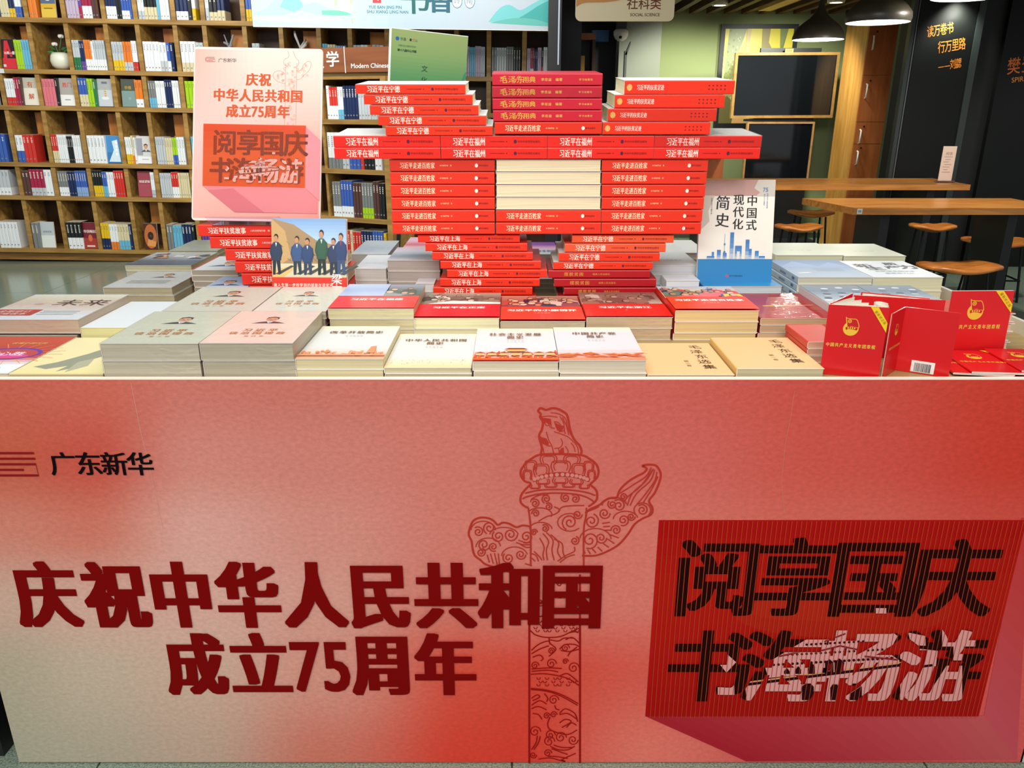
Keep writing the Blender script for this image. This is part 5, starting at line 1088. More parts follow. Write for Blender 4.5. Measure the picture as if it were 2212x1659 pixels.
DES = {
 'A': ('red and black book with a large red letter shape', '#2a1620', two('#2a1620', '#d8303c', .35, (('不同一般', 0, .05, .2),), '#f2e8e4', extra=lambda k, w, h: (k.poly([(-w*.45, -h*.2), (-w*.28, h*.45), (-w*.05, h*.45), (w*.2, -h*.1), (w*.05, -h*.1), (-w*.1, h*.2), (-w*.2, -h*.2)], '#d8303c'), k.rect(-w*.5, -h*.45, -w*.3, -h*.36, '#cfd6da'), k.text('不同一般', 0, h*.02, w*.19, '#f4eeea', off=.02)))),
 'g': ('golden yellow book with a blue mountain band', '#d8b02e', two('#d8b02e', '#e0c04a', .3, (), extra=lambda k, w, h: (k.rect(-w/2, -h*.02, w/2, h*.12, '#5a6a8a'), k.ell(0, h*.16, w*.2, h*.08, '#f0ece0', 12), k.rect(-w*.3, -h*.2, w*.3, -h*.16, '#8a6a1c')))),
 'y': ('cream book with two orange characters', '#e2dfd0', two('#c4c2b2', '#ece8da', .62, (('有', -.02, .25, .42), ('解', .02, -.18, .42)), '#c85a26')),
 'h': ('grey and white book with red title strokes', '#b4b0aa', two('#b0aca6', '#f0f0ee', .40, (('胜门', .05, .26, .34),), '#d04a3a', extra=lambda k, w, h: k.rect(-w*.2, -h*.3, w*.2, -h*.26, '#9aa4a8'))),
 'i': ('silver book with small gold figures', '#c6ccd2', two('#b0b4b6', '#c9d0d8', .6, (), extra=lambda k, w, h: ([k.rect(-w*.05, h*(.1-i*.08), w*.09, h*(.15-i*.08), '#d0a83a') for i in range(4)] and None, k.rect(-w*.2, h*.32, w*.2, h*.40, '#6a7a86'), k.ell(0, -h*.2, w*.28, h*.06, '#e4eaee', 12)))),
 'j': ('grey-green book with gilt title', '#5f706a', two('#50584e', '#7f9a98', .58, (('价值', -.02, .2, .24),), '#c8a04a', extra=lambda k, w, h: k.text('评', w*.05, -h*.2, w*.2, '#a9c0bc'))),
 'u': ('blue book with a white folded shape', '#3f86c4', two('#4a90cc', '#3a7ab8', .4, (), extra=lambda k, w, h: (k.poly([(-w*.1, h*.3), (w*.3, h*.36), (w*.45, -h*.45), (-w*.4, -h*.45), (0, -h*.02)], '#d6ecf8'), [k.rect(w*.12, h*(.2-i*.14), w*.28, h*(.3-i*.14), '#f6fbff') for i in range(4)] and None))),
 'm': ('white and grey book with a monochrome portrait', '#d8d8da', d_man),
 'q': ('white book with teal brush characters', '#eef3f4', two('#eef4f6', '#e4e8e6', .28, (), extra=lambda k, w, h: (k.text('大', w*.16, h*.28, w*.36, '#2a7a7a'), k.text('变', 0, h*.04, w*.26, '#d0684a'), k.text('新', w*.3, -h*.08, w*.26, '#3a8a8a')))),
 'r': ('maroon book with a pale title block', '#a84a56', two('#9a4450', '#a84c5a', .5, (('制度逻辑', 0, .1, .2),), '#f0e0d4')),
 'n': ('grey book with a dark round dot', '#c2c6c2', two('#6a5a4e', '#c8ccc8', .76, (('大学问', -.05, .02, .2),), '#6a8a9a', extra=lambda k, w, h: k.ell(w*.28, -h*.2, w*.12, h*.08, '#4a5a60', 14))),
 'w': ('white book with a small grey title', '#d6dcd8', two('#c2ccd0', '#e6ebe6', .48, (('即将到来', .0, .12, .16),), '#5a7a86')),
 'z': ('dark red mottled book with white title', '#8a2430', two('#7a2030', '#a83a34', .4, (('帝国崛起', 0, .16, .24),), '#f2e6dc', extra=lambda k, w, h: (k.ell(0, -h*.1, w*.16, h*.14, '#d8703a', 10), k.rect(-w*.3, -h*.44, w*.3, -h*.38, '#e8d8c8')))),
 'D': ('brown book with a copper disc', '#4a2a1c', d_disc),
}
CELLS = {
 ('top', 1): 'b n2 t3 n/y2 w/b2', ('top', 2): 'o2 _.1 F:g', ('top', 3): 'L4 v/m1 m/w3 d2', ('top', 4): 'n/w4 k2 b/w3 b', ('top', 5): 'w/s2 k/t4 c w3', ('top', 6): 'n/w3 k w/y', ('top', 7): 'w/s k/t2 n/t2', ('top', 8): 'b/y2 k/w3 r2 p3',
 ('second', 1): '_.05 F:A l3 c3', ('second', 3): 's/G3 n/v2 o/w3 w s/w5', ('second', 4): 's/y4 o/s3 w/r2', ('second', 5): 'w5 w/s2 b/w1 n1', ('second', 6): 'w/t4 s2', ('second', 8): '_.1 s2', ('second', 10): 'c2 t3 B4', ('second', 11): 's2 w2 o1 s2 w', ('second', 14): 'k2 y/k1 L2 c3 L3 s2', ('second', 15): 'g2 s4 g3 k3', ('second', 16): 'L2 m/w2 n2 L2 k/r1 w2 L2',
 ('third', 0): 'p2 w3', ('third', 1): 'w/r4 m2 d1 F:y', ('third', 2): 'p4 k1 F:h', ('third', 3): 'b/t3 l2 G F:i', ('third', 4): '_.1 F:j o/w2', ('third', 5): 'g/c3 w4 n3 w3', ('third', 6): 'l3 w3',
 ('fourth', 0): 'w4 b3', ('fourth', 1): 'w/b2 r3', ('fourth', 2): 'r/t3 w5 k3 w4', ('fourth', 3): 'w5 F:u', ('fourth', 4): 'w/y3 t/o1 w1 F:m', ('fourth', 5): 's4 t3 l/b2 w3', ('fourth', 6): 'c/s4 s1 F:q',
 ('fifth', 0): 'm2 s/w4', ('fifth', 1): 'd2 m/s4 w2', ('fifth', 2): 'g/w4 n3 b/B5', ('fifth', 3): 'k/y4 b/c2 w3 r4', ('fifth', 4): '_.25 F:r w/s5', ('fifth', 5): 's5 r/w3 t5', ('fifth', 6): 'F:n w/r5',
 ('lowest', 0): 'w6', ('lowest', 1): 'g2 F:w', ('lowest', 2): 'k/w4 F:z', ('lowest', 3): 'y/n3 w/o3 t/c4 n', ('lowest', 4): '_.2 F:D', ('lowest', 5): 'g2 c3 n3 k1', ('lowest', 6): 'v/r3 r/c4 k',
}
rowd = {r[0]: (r[1], r[2]) for r in ROWV}
REST = MB(); FAR = {('second', 10), ('second', 11), ('second', 8), ('second', 14), ('second', 15), ('second', 16), ('third', 0), ('fourth', 0), ('fifth', 0), ('lowest', 0), ('top', 7), ('second', 6), ('third', 6), ('fourth', 6)}
for (row, c), tok in CELLS.items():
    vf, vt = rowd[row]; xa, xb = XS[c]+.021, XS[c+1]-.021; z0 = sz(vf); hgt = min(.24, (sz(vt)-z0)*(.90 if row in ('third', 'fifth') else .68 if row == 'second' else .66))
    if row == 'top': hgt = .23
    wh = f"bookcase {row} row, {NUM[c]} compartment"
    for (_, d, x, w) in place_books(MW, tok, xa, xb, z0, hgt, wh, c*31+len(row)*7, stuff=REST if (row, c) in FAR and 'F:' not in tok else None):
        faced(MW, DES[d], x, w-.004, z0, hgt*.97, wh)
# shelf ornaments
def at(x, y, z): return MW @ Vector((x, y, z))
vx = (XS[2]+XS[3])/2+.02; p = at(vx, .12, sz(152)+.004)
o = T('flower_vase', 'round white vase with white roses in the bookcase', 'vase', p)
b = MB(); R = .088; pr = [(.03, .0), (.055, .006), (.078, .03), (.088, .07), (.08, .11), (.062, .135), (.05, .128), (.066, .108), (.07, .08)]
b.lathe(pr, 24, '#e6ead8'); b.build('bowl', mat('vase_white', attr=True, rough=.3), o, smooth=True)
b = MB()
for i in range(14):
    a = i*2.4; r = .05+.03*(i % 3)/2; c = Vector((r*math.cos(a)-.01, r*.6*math.sin(a), .135+.035*(i % 4)/3)); d = Vector((math.cos(a), .5*math.sin(a), .3)).normalized(); s = Vector((-d.z*.5, .3, d.x)).normalized()
    b.add([c-d*.028, c+s*.014, c+d*.034, c-s*.014], [(0, 1, 2, 3)], '#2f6a34' if i % 2 else '#4a8a3e')
b.build('leaves', M_MATTE, o)
b = MB(); b.tube([(0, 0, .11), (.0, 0, .16), (.03, 0, .25)], .003, 6, '#4a8a4a'); b.tube([(-.01, 0, .11), (-.03, 0, .19)], .003, 6, '#4a8a4a'); b.build('stem', M_MATTE, o)
for (x, z) in ((.03, .262), (-.035, .20)):
    b = MB()
    for q in range(7): b.sphere((x+.012*math.cos(q*1.05)*(q > 0), .012*math.sin(q*1.05)*(q > 0), z+.004*(q % 2)), .014, '#f0ece4', 8, 6)
    b.build('rose', M_MATTE, o, smooth=True)
p = at(sx(640), .12, sz(152)+.004); o = T('ribbon_ornament', 'white twisted ribbon ornament standing in the bookcase above the poster', 'ornament', p)
b = MB(); b.tube([(-.05, 0, .04), (-.045, 0, .16), (0, 0, .19), (.05, 0, .23), (.055, .01, .27), (.0, .0, .21), (-.03, 0, .30), (-.035, 0, .34)], [.012, .013, .013, .013, .012, .012, .012, .009], 8, '#e6e6e2'); b.build('ribbon', mat('ornament_white', attr=True, rough=.4), o, smooth=True)
b = MB(); b.box((-.06, -.03, 0), (.04, .03, .05), '#d8d8d4'); b.build('base', mat('ornament_base', attr=True, rough=.5), o)
p = at(sx(484), .12, sz(152)+.004); o = T('branch_ornament', 'grey branching ornament in the bookcase above the poster', 'ornament', p)
b = MB()
for pts in ([(0, 0, .0), (.0, 0, .2), (-.03, 0, .3)], [(0, 0, .18), (.05, 0, .30)], [(0, 0, .22), (-.04, 0, .24)], [(0, 0, .2), (.03, 0, .22)]): b.tube(pts, [.012, .009, .004][:len(pts)], 7, '#8a8f96')
b.build('branches', mat('ornament_grey', attr=True, rough=.5), o)
b = MB(); b.box((-.05, -.03, 0), (.05, .03, .02), '#5a5f66'); b.build('base', mat('ornament_base', attr=True, rough=.5), o)
# shelf tags
for i, (u, v, lab) in enumerate(((4, 156, 'small white shelf tag on the bookcase edge at the far left'),)):
    q = at(sx(u, v), -.002, sz(157)); b = MB(); b.box((-.022, -.001, -.018), (.022, .001, .018), '#dfe6ea'); o = b.build('shelf_tag', M_PRINT, loc=q); tag(o, lab, 'tag')

# ------------------------------------------------------------ end bookcase with the literature sign
EY = 5.75; ang = math.radians(-24)
pL, pR = P(698, 320, EY), None
ME = Matrix.Translation((pL.x, EY, 0)) @ Matrix.Rotation(ang, 4, 'Z')
end = T('end_bookcase', 'narrow oak end bookcase standing between the poster and the red tower', 'bookcase'); end.matrix_world = ME
ew = .50; EV = [258, 366, 471, 585]
def ez(v): return P(720, v, EY-.1).z
for v in [160]+EV:
    b = MB(); b.box((-.25, 0, ez(v)-.032), (ew, .28, ez(v))); b.build('shelf_board', M_SHELF, end)
for x in (-.27, -.005, ew):
    b = MB(); b.box((x, -.005 if x > .4 else .01, .0), (x+(.042 if x > .4 else .02), .285, ez(150))); b.build('side_board', M_SHELF, end)
b = MB(); b.box((-.25, .28, 0), (ew, .295, ez(150))); b.build('back_board', M_SHELFDARK, end)
b = MB(); b.box((-.25, .03, 0), (ew, .28, .10)); b.build('plinth', M_SHELFDARK, end)
# spines of the end bookcase
for i, (tok, v, hh) in enumerate((('_.05 w r/w3 w/c2 n5 s7', 258, .26), ('w/g4 s2 b3 r1 w/k3 w2', 366, .24), ('_.03 g/w3 b/w4 d3 g/l4 d2 k2', 471, .265), ('_.2 r/y2 t1 r3 n4 b4 y1', 585, .25))):
    for _ in place_books(ME, tok, .02, ew-.01, ez(v), (ez((160, 258, 366, 471)[i])-ez(v)-.034)*.86, f"end bookcase {('top', 'second', 'third', 'lowest')[i]} shelf", 70+i, stuff=REST if i in (1, 3) else None): pass
o = REST.build('far_books', M_SHELFBOOK); o['kind'] = 'stuff'; tag(o, 'remaining small books half hidden in the farther compartments of both bookcases', 'books')
q = ME @ Vector((-.02, -.004, ez(258)-.016)); b = MB(); b.box((-.02, -.001, -.02), (.02, .001, .02), '#dfe8f4'); b.box((-.008, -.0016, -.009), (.008, -.001, .009), '#7a90c0')
o = b.build('shelf_tag', M_PRINT, loc=q, rot=(0, 0, ang)); tag(o, 'small pale blue shelf tag on the end bookcase edge beside the poster', 'tag')
# brown literature sign
sg = T('section_sign', 'brown timber section sign with white lettering above the end bookcase', 'sign')
c0 = P(672, 140, 5.30); sg.location = c0; sg.rotation_euler = (0, .0, math.radians(-16))
wS = .60; zt, zb_ = P(700, 104, 5.30).z-c0.z, P(700, 157, 5.30).z-c0.z
M_SIGNB = wood('sign_brown', '#7a4424', '#93562e', (1, 8, 8), 2, .5)
b = MB(); b.box((-.35, 0, zb_), (wS, .03, zt)); b.build('board', M_SIGNB, sg)
b = MB(); b.box((-.30, .03, zb_-.02), (wS-.04, .09, zb_)); b.build('ledge', M_SHELF, sg)
k = Ink((0, 0, (zt+zb_)/2), (1, 0, 0), (0, 0, 1), z0=.001)
k.text('文', .045, -.002, .094, '#f0f0ee', off=.016); k.text('学', .152, .006, .094, '#f0f0ee', off=.016); k.rect(.232, -.075, .237, .075, '#f0f0ee'); k.text('Modern Chinese', .402, -.035, .038, '#f4f4f2', off=.012)
k.build('lettering', M_INK, sg)
# green exhibition board
gb = T('exhibition_board', 'green gradient exhibition board with small dark lettering behind the tower', 'board')
c0 = P(838, 180, 5.0); gb.location = c0; gb.rotation_euler = (0, .085, math.radians(14))
zT, zB = P(838, 58, 5.0).z-c0.z, P(838, 262, 5.0).z-c0.z; gw = P(1006, 100, 5.0).x-c0.x
b = MB(); b.box((0, 0, zB), (gw, .018, zT), '#e8eee8'); b.build('board', M_PRINT, gb)
k = Ink((0, 0, 0), (1, 0, 0), (0, 0, 1), z0=.0006); k.grad(.012, zB+.01, gw, zT-.004, ['#35794b', '#428352', '#5c9560', '#83a064', '#8f9f64'], 24)
s = gw/168
k.ell(.03+s*6, zT-s*20, s*4, s*4, '#2a5a9a', 12); k.text('书香', .03+s*18, zT-s*20, s*7, '#1f3a34', off=.01); k.ell(.03+s*34, zT-s*20, s*2.4, s*3, '#1a2a2a', 8); k.text('文', .03+s*40, zT-s*20, s*7, '#c04a3a'); k.text('山', .03+s*46, zT-s*20, s*6, '#1a2a2a')
k.text('书香社区主题系列活动', .03+s*27, zT-s*33, s*4, '#3a6a4a', pitch=.95); k.text('第十六届中山书展', .03+s*27, zT-s*42, s*5.6, '#12362c', off=.03, pitch=.9)
k.text('文', s*77, zT-s*74, s*14, '#143a2a', off=-.004); k.text('化', s*77, zT-s*97, s*14, '#143a2a', off=-.004)
k.poly([(gw-s*16, zT-s*110), (gw-s*10, zT-s*95), (gw, zT-s*88), (gw, zT-s*110)], '#c4a85a'); k.poly([(gw-s*10, zT-s*92), (gw-s*4, zT-s*76), (gw, zT-s*72), (gw, zT-s*88)], '#3f8a6a')
k.build('board_print', M_MATTE, gb)
for x in (.10, gw-.10):
    b = MB(); b.box((x-.012, .02, -c0.z+.004), (x+.012, .04, zB+.2)); b.build('stand_leg', M_BLACK, gb)

# ------------------------------------------------------------ hanging banner and post
NY = 6.2
b0, b1 = P(547, 58, NY), P(1196, 66, NY); wB = b1.x-b0.x; hB = .62
ban = T('hanging_banner', 'pale mural banner with teal hills and brush characters hung before the bookcase', 'banner', b0, (0, .0125, 0))
b = MB(); b.box((0, 0, 0), (wB, .02, hB), '#dfe8e2'); b.build('board', M_PRINT, ban)
k = Ink((0, 0, 0), (1, 0, 0), (0, 0, 1), z0=.0006); s = wB/648
k.grad(.004, .004, wB-.004, hB, ['#a8c4b8', '#aebfc0', '#9fb4c2', '#a9b6c2', '#aab4c0'], 20, 'x')
def HL(pts, c): k.poly([(x*s, y*s) for x, y in smooth(pts, 4)], c)
HL([(3, 28), (30, 36), (60, 62), (85, 70), (105, 58), (115, 45), (140, 50), (165, 38), (205, 30), (215, 24), (150, 24), (100, 34), (60, 22), (3, 24)], '#9fd4cc'); HL([(60, 40), (80, 64), (100, 56), (110, 42), (90, 30)], '#7fc6c0'); HL([(3, 20), (60, 22), (120, 18), (212, 27), (150, 14), (60, 12), (3, 14)], '#bfe2d8'); HL([(150, 34), (190, 34), (212, 27), (190, 24), (150, 26)], '#6ab8a4'); k.poly([(190*s, 34*s), (214*s, 30*s), (222*s, 80*s), (190*s, 80*s)], '#e6dcc0')
HL([(507, 16), (530, 42), (552, 50), (575, 40), (600, 52), (625, 64), (646, 70), (646, 14), (580, 18)], '#6ab4b8'); HL([(560, 18), (590, 34), (620, 52), (646, 58), (646, 16), (600, 12)], '#3f9a98'); HL([(510, 14), (560, 24), (610, 22), (644, 10), (600, 10)], '#5aa8a0')
for x, y, w, h in ((178, 44, 6, 14), (211, 48, 5, 8), (214, 30, 12, 2), (213, 10, 4, 10)): k.rect(x*s, y*s, (x+w)*s, (y+h)*s, '#a9b49a')
k.line([(217*s, 2*s), (217*s, 120*s)], .003, '#c4d0c8')
k.rect(260*s, 50*s, 278*s, 80*s, '#d03a44'); k.text('岭', 269*s, 60*s, 13*s, '#f4dcd8')
k.text('YUE BAN JING PIN', 286*s, 41*s, 8.6*s, '#2a7a86', off=.012, sx=1); k.text('SHU XIANG LING NAN', 291*s, 33*s, 8.6*s, '#2a7a86', off=.012)
k.text('书', 350*s, 60*s, 66*s, '#1f5a5a', off=.0, xb=.02); k.text('香', 405*s, 60*s, 58*s, '#2a5a6a', off=.01, xb=.02)
for x, ch in ((440, '岭'), (467, '南')): k.ell(x*s, 56*s, 11*s, 14*s, '#3a6a7a', 20); k.ell(x*s, 56*s, 10*s, 13*s, '#d0dce4', 20); k.text(ch, x*s, 57*s, 15*s, '#4a7a8a')
k.build('banner_print', M_MATTE, ban)
pt = T('support_post', 'dark square post with a thin pale strip beside the mural banner', 'post', (P(1199, 150, 6.0).x, 6.0, 0))
b = MB(); b.box((-.05, 0, 0), (.04, .1, 2.6)); b.build('column', M_BLACK, pt)
b = MB(); b.box((.016, -.004, P(0, 140, 6).z), (.026, .0, 2.55)); b.build('pale_strip', mat('strip_pale', '#aab4c8', rough=.4), pt)

# ------------------------------------------------------------ passage niche
nb = T('display_niche', 'tall narrow display niche in the dark passage behind the tower', 'niche', (P(1238, 150, 8.6).x, 8.6, 0.002))
za, zb2 = P(0, 160, 8.6).z, P(0, 86, 8.6).z; hw = .19
b = MB(); b.box((-hw, .28, 0), (hw, .3, zb2)); b.build('back_board', mat('niche_back', '#5a6a70', rough=.5), nb)
b = MB(); b.box((-hw-.03, 0, 0), (-hw, .3, zb2)); b.build('side_board', M_SHELFDARK, nb); b = MB(); b.box((hw, 0, 0), (hw+.03, .3, zb2)); b.build('side_board', M_SHELFDARK, nb)
b = MB(); b.box((-hw-.03, 0, zb2), (hw+.03, .3, zb2+.06)); b.build('top_board', M_LOCK, nb); b = MB(); b.box((-hw, 0, za-.03), (hw, .28, za)); b.build('shelf_board', M_LOCK, nb)
b = MB(); b.box((-.055, 0, 0), (.055, .05, .17), '#d09a4a'); b.box((-.05, -.002, .005), (-.004, 0, .165), '#c48838'); tag(b.build('wooden_box', mat('box_wood', attr=True, rough=.5), loc=(P(1252, 150, 8.6).x, 8.66, za+.006)), 'small light wooden box standing in the dark passage niche', 'box')
b = MB(); b.lathe([(.0, 0), (.04, 0), (.055, .04), (.05, .09), (.02, .115), (.025, .125)], 16, '#20222a')
for a in (-.6, 0, .7): b.tube([(0, 0, .12), (.06*a, .01, .15), (.09*a, .02, .17)], .003, 5, '#a8843a')
tag(b.build('dark_vase', mat('vase_dark', attr=True, rough=.3), loc=(P(1221, 150, 8.6).x, 8.68, za+.006), smooth=True), 'small dark vase with dry twigs beside the wooden box', 'vase')
cm = T('security_camera', 'white dome security camera under the ceiling by the grey pillar', 'camera', (P(1340, 78, 8.7).x, 8.66, P(0, 68, 8.66).z))
b = MB(); b.lathe([(.055, .02), (.075, .0), (.075, -.03), (.06, -.065), (.03, -.09), (.001, -.095)], 18, '#d9d4cc'); b.build('dome', mat('dome_white', attr=True, rough=.35), cm, smooth=True)
b = MB(); b.sphere((-.01, -.055, -.055), .018, '#20242a', 8, 6); b.build('lens', mat('lens_black', attr=True, rough=.1), cm)
b = MB(); b.box((-.05, -.04, .02), (.05, .04, .2), '#3a3a3c'); b.build('bracket', mat('bracket_dark', attr=True, rough=.5), cm)
bl = MB(); bl.box((-.20, 0, 0), (-.03, .12, .11)); q = P(1330, 84, 8.55)
tag(bl.build('blue_panel', mat('blue_panel', '#2a5a9a', rough=.4), loc=(q.x, 8.9, q.z)), 'dim blue panel in the passage beside the security camera', 'panel')
# hanging acrylic section sign
SY = 4.6; c = P(1349, 46, SY); ws = P(1456, 30, SY).x-P(1243, 30, SY).x; hs = .42
hg = T('hanging_sign', 'beige hanging section sign with rounded corners and brown lettering', 'sign', c, (0, .0, 0))
b = MB(); b.prism(rr_rect(ws, hs, .03, 6), 'y', 0, .012, '#d8c69c'); b.build('plate', mat('sign_plate', attr=True, rough=.35), hg)
k = Ink((0, 0, 0), (1, 0, 0), (0, 0, 1), z0=.0008); s = ws/213
k.poly([(x*s-ws/2, y*s) for x, y in smooth([(1, 28), (20, 36), (70, 38), (110, 48), (150, 90), (150, 150), (1, 150)], 5)], '#c98a52')
for i, ch in enumerate('社科类'): k.text(ch, (122+i*25)*s-ws/2, 35*s, 25*s, '#6a3420', off=.008)
k.text('SOCIAL SCIENCE', 150*s-ws/2, 13*s, 8.5*s, '#6a4430', off=.015)
k.build('lettering', M_MATTE, hg)
b = MB()
for x in (-ws*.35, ws*.35): b.tube([(x, .006, hs-.01), (x, .006, hs+.5)], .002, 5, '#888888')
b.build('wire', M_METAL, hg)
# ------------------------------------------------------------ cafe corner
def frame_box(root, u0, v0, u1, v1, Y, bw_, th, m, ms, yaw=0, name='frame'):
    pass
def framed(name, label, cat, u0, v0, u1, v1, Y, fw, m_fr, draw, m_in, depth=.03, group=None, rz=0):
    c = P((u0+u1)/2, (v0+v1)/2, Y); w = P(u1, (v0+v1)/2, Y).x-P(u0, (v0+v1)/2, Y).x; h = P((u0+u1)/2, v0, Y).z-P((u0+u1)/2, v1, Y).z
    o = T(name, label, cat, c, (0, rz, 0), group)
    b = MB(); X, Z = w/2, h/2
    for q in (((-X, 0, Z-fw), (X, depth, Z)), ((-X, 0, -Z), (X, depth, -Z+fw)), ((-X, 0, -Z+fw), (-X+fw, depth, Z-fw)), ((X-fw, 0, -Z+fw), (X, depth, Z-fw))): b.box(*q)
    b.build('frame', m_fr, o)
    b = MB(); b.box((-X+fw, .010, -Z+fw), (X-fw, depth, Z-fw), '#101214')
    b.build('panel', m_in, o)
    if draw:
        k = Ink((0, .010, 0), (1, 0, 0), (0, 0, 1), z0=.0008); draw(k, w-2*fw, h-2*fw); k.build('picture', M_PRINT, o)
    return o
def d_trunks(k, w, h):
    k.grad(-w/2, -h/2, w/2, h/2, ['#cdb878', '#d9cc7c', '#e6dc88', '#ead84a', '#e6d43a'], 14)
    rr = random.Random(6)
    k.poly([(-w*.5, -h*.5), (-w*.28, -h*.5), (-w*.24, -h*.1), (-w*.30, h*.2), (-w*.18, h*.5), (-w*.44, h*.5)], '#8f9658')
    for i in range(70): x, y = w*rr.uniform(-.44, -.27), h*rr.uniform(-.48, .48); k.ell(x, y, w*.012, h*.012, rr.choice(['#6a7440', '#a8ae6a', '#7a8048', '#c0bf80']), 6)
    k.poly([(w*.04, h*.5), (w*.16, h*.5), (w*.15, h*.36), (w*.2, h*.3), (w*.13, h*.1), (w*.1, -h*.2), (w*.04, -h*.2), (w*.06, h*.2)], '#9a8a4a'); k.poly([(w*.30, h*.5), (w*.42, h*.5), (w*.36, h*.26), (w*.26, h*.06), (w*.24, -h*.2), (w*.3, h*.1), (w*.33, h*.24)], '#7f8a4e')
    k.poly([(-w*.18, h*.5), (-w*.12, h*.5), (-w*.14, h*.1), (-w*.19, -h*.1)], '#d0b868'); k.poly([(-w*.5, -h*.5), (-w*.3, -h*.5), (-w*.26, -h*.3), (-w*.4, -h*.2), (-w*.5, -h*.3)], '#6a6238'); k.poly([(-w*.3, -h*.5), (-w*.1, -h*.5), (-w*.15, -h*.38), (-w*.28, -h*.4)], '#d8a86a')
framed('framed_painting', 'yellow painting of tree trunks in a black frame on the green wall', 'painting', 1550, 54, 1714, 278, 8.95, .045, M_BLACK, d_trunks, M_BLACK)
M_SCREEN = mat('screen_glass', '#0c0f12', rough=.07, spec=.7)
M_FRWOOD = wood('frame_oak', '#86622e', '#a07a40', (4, 4, 4), 3, .4)
M_FRTHIN = wood('frame_brown', '#8a6238', '#a87c4a', (4, 4, 4), 3, .4)
framed('display_screen', 'dark glossy screen in a pale oak frame, the upper of two', 'screen', 1584, 114, 1807, 256, 8.35, .026, M_FRWOOD, None, M_SCREEN, .05, rz=-.005)
framed('display_screen', 'dark glossy screen with a thin brown frame, the lower of two', 'screen', 1609, 264, 1753, 392, 8.25, .018, M_FRTHIN, None, M_SCREEN, .05)
st_ = T('screen_stand', 'black stand behind the two dark screens by the green wall', 'stand', (P(1690, 300, 8.42).x, 8.44, 0))
b = MB(); b.box((-.30, 0, .0), (.30, .04, 1.9)); b.build('upright_board', M_BLACK, st_); b = MB(); b.box((-.4, -.15, 0), (.4, .25, .03)); b.build('base', M_BLACK, st_)
b = MB(); q = P(1575, 258, 8.34); b.box((-.0, 0, 0), (.62, .06, .02)); b.build('bracket', M_BLACK, st_, (P(1610, 260, 8.36).x-st_.location.x, -.07, P(0, 262, 8.36).z))
p = P(1703, 109, 8.4); b = MB(); b.box((-.04, 0, 0), (.04, .02, .035), '#c8a45a'); b.box((-.03, -.001, .01), (.03, 0, .024), '#8a6a30'); tag(b.build('name_plate', M_PRINT, loc=(p.x, 8.37, P(0, 113.5, 8.37).z)), 'small brass coloured name plate on top of the upper screen', 'plate')
# small wood cubby left of the lower screen
b = MB(); b.box((-.13, 0, 0), (.13, .25, .03)); b.box((-.13, 0, .03), (-.11, .25, .3)); b.box((-.11, .23, .03), (.13, .25, .3)); b.box((-.13, 0, .3), (.13, .25, .33)); q = P(1545, 392, 8.2)
o = b.build('wall_cubby', M_LOCK, loc=(q.x, 8.2, q.z-.02)); tag(o, 'small brown open cubby beside the lower screen behind the tower', 'cubby')
b = MB(); b.box((-.15, 0, 0), (.15, .3, q.z-.025)); tag(b.build('low_cabinet', M_BLACK, loc=(q.x, 8.2, 0)), 'dark low cabinet carrying the small brown cubby', 'cabinet')
# locker column
LY = 7.75
xl = P(1866, 150, LY).x; xr = P(1928, 150, LY).x; lz = 2.1
lk = T('wooden_locker', 'tall brown wooden locker with white handles by the black wall', 'locker', (xl, LY, 0), (0, 0, .0))
wl = xr-xl
b = MB(); b.box((0, .02, 0), (wl, .52, lz)); b.build('body', M_LOCKSIDE, lk)
hz = [P(0, v, LY).z for v in (92, 197, 295, 341)]
ed = [lz, (hz[0]+hz[1])/2-.07, (hz[1]+hz[2])/2-.07, (hz[2]+hz[3])/2+.03, 0.05]
for i in range(4):
    b = MB(); b.box((.002, 0, ed[i+1]+.002), (wl-.002, .02, ed[i]-.002)); d = b.build('door', M_LOCK, lk)
    b = MB(); z = hz[i]; b.tube([(.045, .0, z-.062), (.045, -.02, z-.055), (.045, -.024, z), (.045, -.02, z+.055), (.045, 0, z+.062)], .008, 8, '#e6e2d8'); b.build('handle', mat('handle_white', attr=True, rough=.3), d, smooth=True)
    b = MB(); b.tube([(.075, .001, z+.09), (.075, -.004, z+.09)], .009, 8, '#2a1a10'); b.build('lock', mat('lock_dark', attr=True, rough=.4), d)
# pendants
def pendant(label, u, v, Y, prof, R, wire_top=2.3):
    c = P(u, v, Y); o = T('pendant_lamp', label, 'lamp', c, group=None)
    b = MB(); b.lathe([(r*R, z*R) for r, z in prof], 36, '#39352a'); b.build('shade', mat('shade_black', attr=True, rough=.38), o, smooth=True)
    b = MB(); b.lathe([(r*R*.985, z*R-.004*(i > 0)) for i, (r, z) in enumerate(prof)][:5], 36, '#f2f0ec'); b.build('inner_shade', mat('shade_inner', attr=True, rough=.6), o, smooth=True)
    b = MB(); b.sphere((0, 0, .35*R), .2*R, '#fff6ec', 12, 8); b.build('bulb', mat('bulb_glow', '#fff4e8', emit=5), o, smooth=True)
    top = max(z for r, z in prof)*R; b = MB(); b.tube([(0, 0, top), (0, 0, wire_top-c.z)], .004, 6, '#101010'); b.build('cord', M_METAL, o)
    d = bpy.data.lights.new('pendant_light', 'POINT'); d.energy = 16; d.color = (1, .93, .82); d.shadow_soft_size = .05; l = bpy.data.objects.new('pendant_light', d); COL.objects.link(l); l.location = (c.x, c.y, c.z+.02)
    return o
tear = [(1.0, 0), (1.0, .08), (.955, .25), (.82, .47), (.63, .63), (.44, .77), (.29, .91), (.19, 1.06), (.13, 1.2), (.10, 1.34), (.075, 1.6), (.06, 1.9), (.001, 1.92)]
